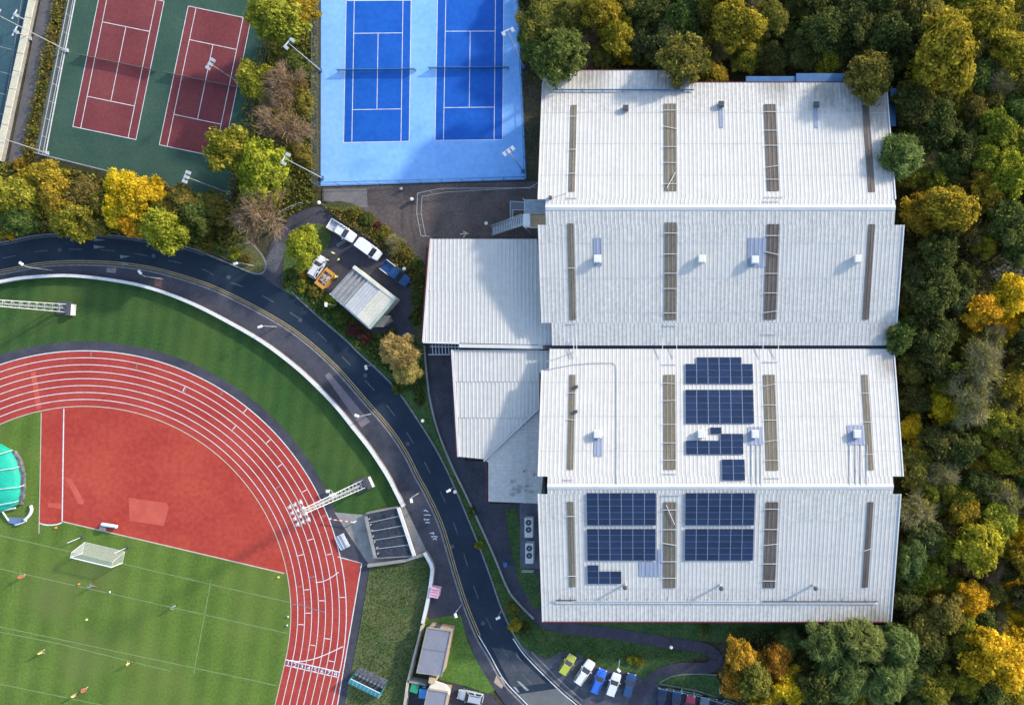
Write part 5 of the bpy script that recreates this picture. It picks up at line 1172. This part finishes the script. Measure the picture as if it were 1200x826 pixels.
person('player in a yellow shirt with white socks at the left of the pitch', 53.5, 762, 1.2, 1, YS_, YS_, WS, PG)
person('player in a yellow shirt running near the middle of the pitch', 156.5, 774, 2.6, 1, YS_, NVY, NVY, PG)
person('player in a red shirt near the bottom edge beside a yellow one', 103.5, 805, .2, 0, RS, RS, WS, PG)
person('player in a yellow shirt near the bottom edge beside a red one', 92, 812, 1.0, 1, YS_, YS_, RS, PG)
WG = 'workers in the compound'
person('worker in pale hi-vis clothes in front of the pickup', 393.5, 297.5, .8, 2, HV, WS, NVY, WG, .06)
person('worker in a hi-vis jacket standing alone on the compound tarmac', 400.5, 305.5, 2.4, 2, HV, NVY, NVY, WG, .06)
person('worker in hi-vis at the nose of the white car', 387.5, 305.5, -2.0, 2, HV, NVY, NVY, WG, .06)
person('worker in hi-vis at the end of the orange skip', 397.5, 325, 3.0, 2, HV, HV, NVY, WG, .06)

# ------------------------------------------------------------------ vegetation
LEAF = {k: leafmat('leaf_'+k, a, b) for k, (a, b) in {
    'gold': ((.42,.27,.015), (.72,.50,.035)), 'orange': ((.28,.17,.025), (.56,.35,.04)), 'yellow': ((.20,.175,.02), (.44,.35,.04)),
    'lime': ((.14,.160,.020), (.36,.34,.045)), 'olive': ((.12,.13,.028), (.28,.24,.05)), 'green': ((.06,.11,.028), (.15,.18,.045)),
    'bright': ((.17,.20,.020), (.40,.37,.042)), 'dark': ((.055,.075,.022), (.15,.155,.042)), 'grey': ((.10,.145,.040), (.23,.265,.080)),
    'rust': ((.14,.10,.03), (.22,.16,.05)), 'tan': ((.26,.19,.06), (.48,.36,.13)), 'brown': ((.15,.095,.065), (.20,.13,.09)), 'pale': ((.22,.20,.10), (.30,.28,.15)), 'red': ((.12,.03,.035), (.17,.06,.05)), 'teal': ((.070,.096,.034), (.16,.17,.056))}.items()}
TWIGB = M('brown_twigs', (.22,.145,.085), (.29,.20,.12), 2, .9); TWIGP = M('pale_twigs', (.24,.21,.085), (.33,.29,.14), 2, .9)
def quads(name, P, N_, U, sl, sw, tone, mats, diamond=True):
    """one quad per leaf: centre P, normal N_, long axis U, half length sl, half width sw"""
    n = len(P); W_ = np.cross(N_, U); W_ /= np.linalg.norm(W_, axis=1)[:, None]+1e-9
    sl = sl[:, None]; sw = sw[:, None]
    v = np.stack([P-U*sl, P+W_*sw-U*sl*.1, P+U*sl, P-W_*sw-U*sl*.1], 1).reshape(-1, 3)
    me = bpy.data.meshes.new(name); me.vertices.add(n*4); me.vertices.foreach_set('co', v.astype(np.float32).ravel())
    me.loops.add(n*4); me.loops.foreach_set('vertex_index', np.arange(n*4, dtype=np.int32))
    me.polygons.add(n); me.polygons.foreach_set('loop_start', np.arange(0, n*4, 4, dtype=np.int32)); 
    at = me.attributes.new('tone', 'FLOAT', 'FACE'); at.data.foreach_set('value', tone.astype(np.float32))
    me.materials.append(mats); me.update(calc_edges=True); return me
def unit(a): return a/(np.linalg.norm(a, axis=1)[:, None]+1e-9)
def crown(seed, style):
    r = np.random.default_rng(seed); R = 3.4
    nc = {'broad': 92, 'feather': 70, 'bare': 40, 'bush': 26, 'sparse': 26}[style]
    # a few main limbs of different reach and height, each carrying small leaf clumps
    nl = int(r.integers(5, 9)); la = np.arange(nl)*2*np.pi/nl+r.uniform(-.45, .45, nl); lr = R*r.uniform(.30, .66, nl); lh = r.uniform(.3, 1.0, nl)
    which = r.integers(0, nl, nc); cen = r.uniform(0, 1, nc) < .22
    lx = np.where(cen, 0, lr[which]*np.cos(la[which])); ly = np.where(cen, 0, lr[which]*np.sin(la[which])); spr = R*.30
    x = lx+r.normal(0, spr*.75, nc); y = ly+r.normal(0, spr*.75, nc); rr = np.hypot(x, y); over = np.maximum(1, rr/(R*.92)); x /= over; y /= over; rr /= over
    loc = np.hypot(x-lx, y-ly)/spr; zt = np.sqrt(np.clip(1-(rr/(R*1.02))**2, 0, 1))
    z = zt*2.3*np.where(cen, 1.0, .45+.55*lh[which])+.8*np.clip(1-loc, 0, 1)*r.uniform(.3, 1, nc)-.9-r.uniform(0, .9, nc)**2
    if style == 'bush': z = zt*1.6*r.uniform(.2, 1, nc)-.9
    cc = np.stack([x, y, z], 1); cr = r.uniform(.26, .78, nc); ct = r.uniform(0, 1, nc)
    if style == 'bare':
        P, U, L_ = [], [], []
        for i in range(nc):
            k = 95; d = unit(r.normal(0, 1, (k, 3))*[1, 1, .8]+[0, 0, .35]+unit(cc[i:i+1])*.8); p = cc[i]+r.normal(0, .35, (k, 3)); P.append(p+d*.45); U.append(d); L_.append(r.uniform(.35, .85, k))
            k = 3; d = unit(cc[i:i+1]+np.array([[0, 0, 2.2]])+r.normal(0, .3, (k, 3))); P.append(cc[i]*r.uniform(.4, .8, (k, 1))-[0, 0, .6]); U.append(d); L_.append(np.full(k, 1.1))
        P, U, L_ = np.concatenate(P), np.concatenate(U), np.concatenate(L_); Nn = unit(np.cross(U, unit(r.normal(0, 1, U.shape))))
        w_ = np.where(L_ > 1.0, .055, .026)
        return quads('twigs', P, Nn, U, L_, w_, r.uniform(0, 1, len(P)), TWIGB)
    P, Nn, T = [], [], []
    for i in range(nc):
        k = int(400*cr[i]**2)+60 if style != 'sparse' else 75; d = unit(r.normal(0, 1, (k, 3))+[0, 0, .45]); rad_ = cr[i]*(r.uniform(.4, 1.0, k)+np.abs(r.normal(0, .35, k))) 
        sq = np.array([1, 1, .78]); P.append(cc[i]+d*rad_[:, None]*sq); Nn.append(unit(d+r.normal(0, .55, (k, 3))+[0, 0, .35])); T.append(np.clip(ct[i]*.6+r.uniform(0, .5, k), 0, 1))
    k = 1100 if style != 'sparse' else 60; q = np.sqrt(r.uniform(0, 1, k))*R*.78; a = r.uniform(0, 2*np.pi, k); P.append(np.stack([q*np.cos(a), q*np.sin(a), r.uniform(-1.4, 0.4, k)], 1)); Nn.append(unit(r.normal(0, .6, (k, 3))+[0, 0, .8])); T.append(r.uniform(0, 1, k))
    P, Nn, T = np.concatenate(P), np.concatenate(Nn), np.concatenate(T); n = len(P)
    U = unit(np.cross(Nn, unit(r.normal(0, 1, (n, 3)))))
    if style == 'feather': sl, sw = r.uniform(.16, .38, n), r.uniform(.035, .07, n); sl *= 1.1
    else: sl, sw = r.uniform(.09, .19, n), r.uniform(.055, .115, n)
    big = r.uniform(0, 1, n) < .22; sl = np.where(big, sl*1.9, sl); sw = np.where(big, sw*1.7, sw)
    T = np.where(big, np.clip(T+r.normal(.1, .3, n), 0, 1), T)
    return quads('foliage', P, Nn, U, sl, sw, T, LEAF['green'])
def trunk(seed):
    r = random.Random(seed); m = MB(); m.tube([(0,0,-.1),(.05,.03,2),(.1,-.05,4.2),(0,0,6.2)], [.26,.2,.15,.05], 7)
    for k in range(7):
        a = k*.9+r.random(); z0 = 2.6+.45*k; l = r.uniform(1.3, 2.4)
        m.tube([(.06,0,z0), (math.cos(a)*l*.5, math.sin(a)*l*.5, z0+l*.55), (math.cos(a)*l, math.sin(a)*l, z0+l*.9)], [.10,.065,.025], 5)
    return m.mesh('trunk', BARK, None, True)
CROWN = {'broad': [crown(s_, 'broad') for s_ in range(11, 23)], 'feather': [crown(s_, 'feather') for s_ in range(31, 35)], 'bare': [crown(s_, 'bare') for s_ in range(51, 55)], 'bush': [crown(s_, 'bush') for s_ in range(61, 65)], 'sparse': [crown(s_, 'sparse') for s_ in range(71, 74)]}
TRUNK = [trunk(s_) for s_ in range(4)]
NAMES = {'gold': 'golden yellow', 'orange': 'orange-brown', 'yellow': 'olive-yellow', 'lime': 'yellow-green', 'olive': 'olive green', 'green': 'mid green', 'bright': 'lime green', 'dark': 'dark green', 'grey': 'feathery grey-green', 'rust': 'rusty brown', 'brown': 'bare brown', 'pale': 'bare pale', 'red': 'dark red', 'teal': 'blue-green'}
tr = random.Random(21); TREES = []
def tree(px, py, r, col, hf=None, style=None, label=None, group='trees', kind='tree', base=-.05):
    style = style or ('bare' if col in ('brown', 'pale') else 'feather' if col in ('grey', 'tan') else 'broad')
    s = r*.148/3.7*1.12; sz = s*(hf or tr.uniform(1.0, 1.25)); top = 6.6*sz if kind == 'tree' else 1.2
    p = G(px, py, top); o = thing('broadleaf_tree' if kind == 'tree' else 'shrub', label, kind, (p.x, p.y, base), tr.uniform(0, 6.28), group)
    if kind == 'tree':
        obj('trunk', tr.choice(TRUNK), o).scale = (s, s, sz); cz = 6.0*sz
    else:
        obj('stem', TRUNK[0], o).scale = (s*.4, s*.4, s*.28); cz = 1.5*s; sz = s
    c = obj('crown', tr.choice(CROWN[style]), o, (0, 0, cz)); e_ = tr.uniform(.86, 1.16); c.scale = (s*e_, s/e_, sz)
    c.material_slots[0].link = 'OBJECT'; c.material_slots[0].material = (TWIGB if col == 'brown' else TWIGP) if style == 'bare' else LEAF[col]
    if style == 'bare':
        c = obj('leaves', tr.choice(CROWN['sparse']), o, (0, 0, cz)); c.scale = (s, s, sz); c.material_slots[0].link = 'OBJECT'; c.material_slots[0].material = LEAF['rust' if col == 'brown' else 'lime']
    TREES.append((px, py, r, o, col)); return o
# trees named one by one around the courts, the road and the compound
for px, py, r, col, lab in ((322,22,30,'lime','yellow-green tree left of the blue courts at the top edge'), (345,14,22,'yellow','olive-yellow tree against the blue court fence at the top edge'), (299,93,24,'lime','bright green tree touching the right edge of the red courts'),
    (329,98,24,'brown','upper of two bare brown trees left of the blue courts'), (328,150,26,'brown','lower of two bare brown trees left of the blue courts'), (266,174,29,'lime','yellow-green round tree overlapping the red court corner'), (306,198,33,'bright','large yellow-green tree left of the blue court corner'),
    (303,249,29,'brown','bare brown tree at the compound entrance'), (352,118,15,'olive','olive tree between the bare trees and the blue court fence'), (345,75,16,'green','green tree behind the blue court floodlight'), (350,180,16,'olive','olive tree by the bottom left floodlight of the blue courts'), (330,215,14,'dark','dark green tree below the large yellow-green tree'),
    (355,288,21,'bright','bright green tree inside the compound loop'), (356,308,9,'yellow','small yellow tree beside the white car in the compound'),
    (466,412,22,'tan','golden bare-branched tree beside the road, left of the annexe'), (475,432,17,'tan','smaller golden tree below the other golden tree by the road'), (603,733,8,'yellow','small yellow shrub tree at the road bend')):
    tree(px, py, r, col, .95 if r > 12 else .8, label=lab, group='trees near the courts and road', base=.05)
HEDGE = [(-40,235,28,'green'),(12,228,27,'lime'),(20,255,22,'green'),(35,208,16,'yellow'),(55,212,22,'yellow'),(70,235,24,'yellow'),(95,225,20,'rust'),(80,255,24,'lime'),(92,268,16,'gold'),(115,235,18,'olive'),(112,262,16,'olive'),(140,215,21,'gold'),(162,232,23,'gold'),(138,246,21,'gold'),(150,258,18,'gold'),(178,222,16,'rust'),(190,245,18,'olive'),(172,262,20,'yellow'),(191,270,27,'bright'),(210,235,20,'olive'),(228,250,20,'green'),(248,242,18,'olive'),(225,272,14,'green'),(5,268,14,'orange'),(-20,260,20,'lime')]
# the wood
WOOD_N = [(640,22,30,'olive'),(628,55,22,'green'),(655,62,28,'green'),(688,48,14,'brown'),(705,8,22,'yellow'),(722,36,24,'yellow'),(735,60,14,'gold'),(752,40,22,'teal'),(778,52,26,'teal'),(803,66,26,'olive'),(800,20,24,'green'),(835,84,16,'yellow'),(862,26,28,'yellow'),(882,44,20,'lime'),(832,40,20,'olive'),(905,18,20,'olive'),(945,55,24,'dark'),(968,30,26,'dark'),(988,52,20,'teal'),(1020,88,27,'olive'),(1002,18,24,'dark'),(670,15,20,'olive'),(762,10,22,'dark'),(925,35,20,'dark'),(690,80,12,'brown'),(905,68,20,'dark'),(960,-15,26,'dark'),(740,-18,26,'olive'),(840,-15,26,'yellow'),(640,-22,26,'olive'),(1030,-10,26,'dark')]
WOOD_E = [(1042,42,26,'dark'),(1085,10,26,'olive'),(1112,58,38,'yellow'),(1088,86,26,'yellow'),(1128,92,20,'yellow'),(1147,88,22,'green'),(1165,22,28,'yellow'),(1187,58,26,'yellow'),(1170,92,20,'pale'),(1190,130,22,'green'),(1142,124,18,'olive'),(1072,122,26,'dark'),(1102,142,26,'dark'),(1056,182,27,'grey'),(1087,192,16,'pale'),(1130,172,24,'dark'),(1155,182,22,'lime'),(1186,205,26,'bright'),(1082,252,24,'yellow'),(1118,245,27,'yellow'),(1185,257,26,'green'),(1102,295,24,'dark'),(1155,282,17,'yellow'),(1180,282,15,'rust'),(1075,330,22,'teal'),(1100,342,26,'dark'),(1132,322,18,'dark'),(1186,345,24,'gold'),(1152,365,22,'gold'),(1186,386,20,'gold'),(1130,386,14,'yellow'),(1163,396,18,'pale'),(1055,394,20,'green'),(1100,388,26,'dark'),(1070,432,17,'olive'),(1125,410,12,'lime'),(1071,505,16,'gold'),(1107,478,18,'gold'),(1092,457,10,'gold'),(1104,498,9,'gold'),(1150,430,26,'pale'),(1140,470,26,'pale'),(1165,492,20,'lime'),(1190,450,24,'yellow'),(1078,470,18,'dark'),(1100,522,20,'dark'),(1130,530,20,'dark'),(1075,552,22,'olive'),(1106,552,19,'pale'),(1090,576,16,'lime'),(1176,540,18,'yellow'),(1180,582,22,'pale'),(1150,568,18,'dark'),(1170,612,22,'lime'),(1130,602,22,'yellow'),(1150,642,28,'yellow'),(1085,632,22,'teal'),(1068,655,20,'grey'),(1196,620,18,'gold'),(1110,622,15,'rust'),(1120,662,17,'rust'),(1162,668,18,'brown'),(1057,664,8,'gold'),(1095,690,10,'gold'),(1084,704,9,'orange'),(1140,704,21,'gold'),(1166,713,11,'gold'),(1186,690,14,'gold'),(1110,720,22,'olive'),(1064,702,22,'dark'),(1082,742,24,'olive'),(1170,742,20,'pale'),(1196,722,16,'gold'),(1132,756,18,'lime'),(1172,776,34,'gold'),(1195,752,22,'gold'),(1140,800,22,'yellow'),(1188,812,22,'yellow'),(1110,792,18,'dark'),(1060,68,20,'dark'),(1200,95,20,'olive'),(1205,170,22,'lime'),(1215,420,24,'olive'),(1212,520,24,'olive'),(1215,660,24,'yellow')]
WOOD_S = [(972,756,26,'grey'),(1014,754,26,'grey'),(1054,760,25,'grey'),(994,796,27,'grey'),(1040,800,27,'grey'),(1076,792,20,'grey'),(1098,808,24,'lime'),(964,808,24,'dark'),(926,754,15,'grey'),(868,772,20,'orange'),(910,775,20,'orange'),(884,795,22,'olive'),(925,805,22,'gold'),(862,800,18,'orange'),(898,815,20,'orange'),(945,780,16,'dark')]
fill = []
def dart(x0, x1, y0, y1, n, rng, taken):
    for _ in range(n):
        x, y, r = rng.uniform(x0, x1), rng.uniform(y0, y1), rng.uniform(14, 23)
        if 1135 < x and 292 < y < 345: continue
        if all((x-a)**2+(y-b)**2 > ((r+c)*.56)**2 for a, b, c, *_ in taken): taken.append((x, y, r, rng.choice(['dark', 'olive', 'olive', 'green', 'teal', 'lime', 'yellow', 'lime', 'yellow', 'pale', 'rust'])))
rf_ = random.Random(9)
dart(612, 1045, -25, 66, 600, rf_, WOOD_N); dart(1072, 1235, -25, 860, 2500, rf_, WOOD_E); dart(960, 1090, 752, 860, 300, rf_, WOOD_S)
ORD = ['first','second','third','fourth','fifth','sixth','seventh','eighth','ninth','tenth','eleventh','twelfth','thirteenth','fourteenth','fifteenth','sixteenth','seventeenth','eighteenth','nineteenth','twentieth']
ZE_ = [(90, 'top right corner wood'), (240, 'wood right of the uppermost roof slope'), (405, 'wood right of the second roof slope'), (570, 'wood right of the third roof slope'), (735, 'wood right of the bottom roof slope'), (9999, 'bottom right corner wood')]
for lst, zone, axis, grp in ((HEDGE, 'hedge above the road', 0, 'trees in the hedge belt'), (WOOD_N, 'wood above the hall', 0, 'trees of the wood above the hall'), (WOOD_E, None, 1, 'trees of the wood right of the hall'), (WOOD_S, 'grove below the hall', 0, 'trees of the grove below the hall')):
    cnt = {}
    for t in sorted(lst, key=lambda t: t[axis]):
        zn = zone or next(z_ for y_, z_ in ZE_ if t[1] < y_)
        k = cnt.get((zn, t[3]), 0); cnt[(zn, t[3])] = k+1
        lab = '%s %s tree from the %s in the %s' % (ORD[k], NAMES[t[3]], 'top' if axis else 'left', zn)
        near = (1030 < t[0] < 1085 and 90 < t[1] < 730); hang = (t[0], t[1]) in ((655,62),(803,66),(835,84),(1020,88),(1056,182),(1068,655),(1055,394),(1054,760),(1014,754))
        hf = (tr.uniform(.9, 1.1)) if lst is HEDGE else 1.42 if hang else (tr.uniform(1.0, 1.2) if near else (tr.uniform(.6, .7) if lst is WOOD_N and t[0] < 668 else tr.uniform(.8, .95) if lst is WOOD_N and t[1] > 30 else tr.uniform(1.0, 1.3) if lst is WOOD_N else tr.uniform(1.05, 1.4)))
        tree(t[0], t[1], t[2], t[3], hf, label=lab, group=grp)
# shrubs
SH = [(338,320,8,'green','round green shrub at the left of the compound loop'), (334,330,7,'dark','dark shrub at the compound entrance corner'), (353,322,6,'orange','small orange shrub left of the white compound car'), (368,341,11,'olive','olive spiky shrub below the orange skip'), (352,334,9,'lime','yellow-green shrub at the road edge below the loop'), (386,352,10,'bright','bright green shrub left of the shed'), (398,372,11,'green','green shrub below the shed by the road'), (412,385,10,'red','dark red shrub below the shed, upper one'), (426,394,10,'red','dark red shrub below the shed, lower one'), (440,397,9,'green','green shrub between the red shrubs and the golden tree'), (455,392,8,'dark','dark shrub above the golden tree'), (478,405,9,'green','green shrub between the golden tree and the annexe'),
      (414,247,9,'olive','olive shrub on the bank above the pickup, leftmost'), (428,255,10,'green','green shrub on the bank above the pickup'), (440,263,6,'red','reddish shrub on the bank above the panel van'), (450,272,10,'olive','olive shrub on the bank above the panel van'), (462,285,11,'pale','bare pale shrub on the bank by the forecourt'), (474,296,10,'olive','olive shrub on the bank above the blue truck'), (486,308,9,'green','green shrub above the globe lamp and blue truck'), (492,328,9,'dark','dark shrub along the annexe wall, upper one'), (488,350,10,'green','green shrub along the annexe wall, middle one'), (486,372,10,'dark','dark shrub along the annexe wall, lower one'), (492,316,3.5,'bright','tiny lime shrub right of the globe lamp'),
      (238,285,12,'olive','olive shrub on the mossy verge above the road, left one'), (255,290,11,'green','green shrub on the mossy verge above the road, middle one'), (272,296,9,'lime','yellow-green shrub on the mossy verge near its tip'), (285,303,7,'rust','rusty shrub at the tip of the mossy verge'), (262,268,12,'dark','dark shrub behind the mossy verge'), (465,455,9,'green','green shrub on the verge below the golden trees'), (490,470,7,'dark','dark shrub on the verge opposite the canopy'), (600,715,9,'olive','olive shrub beside the small yellow tree'), (613,738,9,'dark','dark shrub right of the small yellow tree'), (740,775,7,'lime','yellow-green shrub behind the parked cars, left one'), (750,778,6,'lime','yellow-green shrub behind the parked cars, right one'), (825,742,9,'grey','grey shrub under the hall eave near the path'), (560,640,6,'lime','small yellowish shrub on the verge strip by the road'), (552,600,6,'green','small green shrub on the verge strip by the road'), (497,728,4,'yellow','small yellow plant at the end of the bent wall'), (20,192,9,'orange','orange shrub below the cream wall'), (30,178,7,'rust','rusty shrub at the foot of the hedge strip'),
      (60,20,6,'dark','uppermost dark shrub in the strip by the cream wall'), (55,45,7,'rust','rusty shrub in the strip by the cream wall'), (50,75,6,'olive','olive shrub in the strip by the cream wall'), (45,100,7,'green','green shrub in the strip by the cream wall'), (40,125,7,'dark','lower dark shrub in the strip by the cream wall'), (35,150,7,'olive','lowest olive shrub in the strip by the cream wall')]
for px, py, r, col, lab in SH:
    o = tree(px, py, r, col, 1, 'bare' if col == 'pale' else 'bush', lab, 'shrubs along verges', 'shrub', .05)
# ground cover nobody could count
def cover(name, label, poly, n, hz, size, col, seed, z0=.0):
    r = np.random.default_rng(seed); pts = np.array([(p.x, p.y) for p in GP(poly)]); lo_, hi = pts.min(0), pts.max(0); q = r.uniform(lo_, hi, (n*3, 2))
    ins = np.zeros(len(q), bool); j = len(pts)-1
    for i in range(len(pts)):
        a, b = pts[i], pts[j]; c_ = ((a[1] > q[:, 1]) != (b[1] > q[:, 1])) & (q[:, 0] < (b[0]-a[0])*(q[:, 1]-a[1])/(b[1]-a[1]+1e-12)+a[0]); ins ^= c_; j = i
    q = q[ins][:n]; k = len(q); P = np.concatenate([q, z0+hz*r.uniform(.05, 1, (k, 1))**2], 1); Nn = unit(r.normal(0, .7, (k, 3))+[0, 0, .7]); U = unit(np.cross(Nn, unit(r.normal(0, 1, (k, 3)))))
    o = obj(name, quads(name, P, Nn, U, r.uniform(.6, 1.3, k)*size, r.uniform(.35, .8, k)*size, r.uniform(0, 1, k), LEAF[col])); tag(o, label, 'undergrowth' if 'under' in name else 'grass', None, 'stuff'); return o
cover('undergrowth', 'dark leafy undergrowth on the floor of the wood around the hall', [(600,-60),(1260,-60),(1260,890),(860,890),(850,735),(1046,735),(1046,60),(640,95),(622,100)], 42000, 3.2, .30, 'dark', 1)
cover('undergrowth', 'paler olive brambles and saplings scattered through the wood', [(600,-60),(1260,-60),(1260,890),(860,890),(850,735),(1046,735),(1046,60),(640,95)], 26000, 3.0, .26, 'olive', 2)
cover('undergrowth', 'low hedge growth between the red courts and the road', [(-100,195),(50,190),(272,243),(300,280),(236,292),(150,276),(60,272),(-100,290)], 14000, 1.2, .26, 'olive', 3, .04)
cover('undergrowth', 'leafy ground cover under the trees beside the blue courts', [(285,130),(330,-40),(374,-40),(372,238),(320,262),(262,262)], 12000, 1.0, .24, 'olive', 4, .03)
cover('undergrowth', 'planted bank of low bushes above the compound vehicles', [(380,242),(430,250),(480,294),(498,320),(496,395),(482,330),(440,284),(405,262)], 6000, .9, .2, 'olive', 5, .09)
cover('undergrowth', 'green ground cover between the road and the shed', [(332,325),(360,330),(388,350),(440,396),(480,400),(496,430),(498,470),(440,425),(370,366)], 8000, .7, .2, 'green', 6, .09)
cover('undergrowth', 'straggling hedge growth in the strip beside the cream wall', [(72,-40),(66,0),(40,120),(26,190),(40,190),(56,110),(80,0),(86,-40)], 5000, .9, .22, 'olive', 9, .05)
cover('grass_tufts', 'rough tussocky grass on the bank beside the track', [(436,664),(498,652),(506,668),(496,727),(474,826),(408,826),(422,745)], 5000, .3, .13, 'green', 7, .02)
cover('grass_tufts', 'verge grass between the road and the hall path', [(500,500),(538,578),(574,668),(604,742),(640,770),(700,772),(800,775),(835,765),(640,740),(600,695),(560,608)], 9000, .35, .15, 'green', 8, .06)
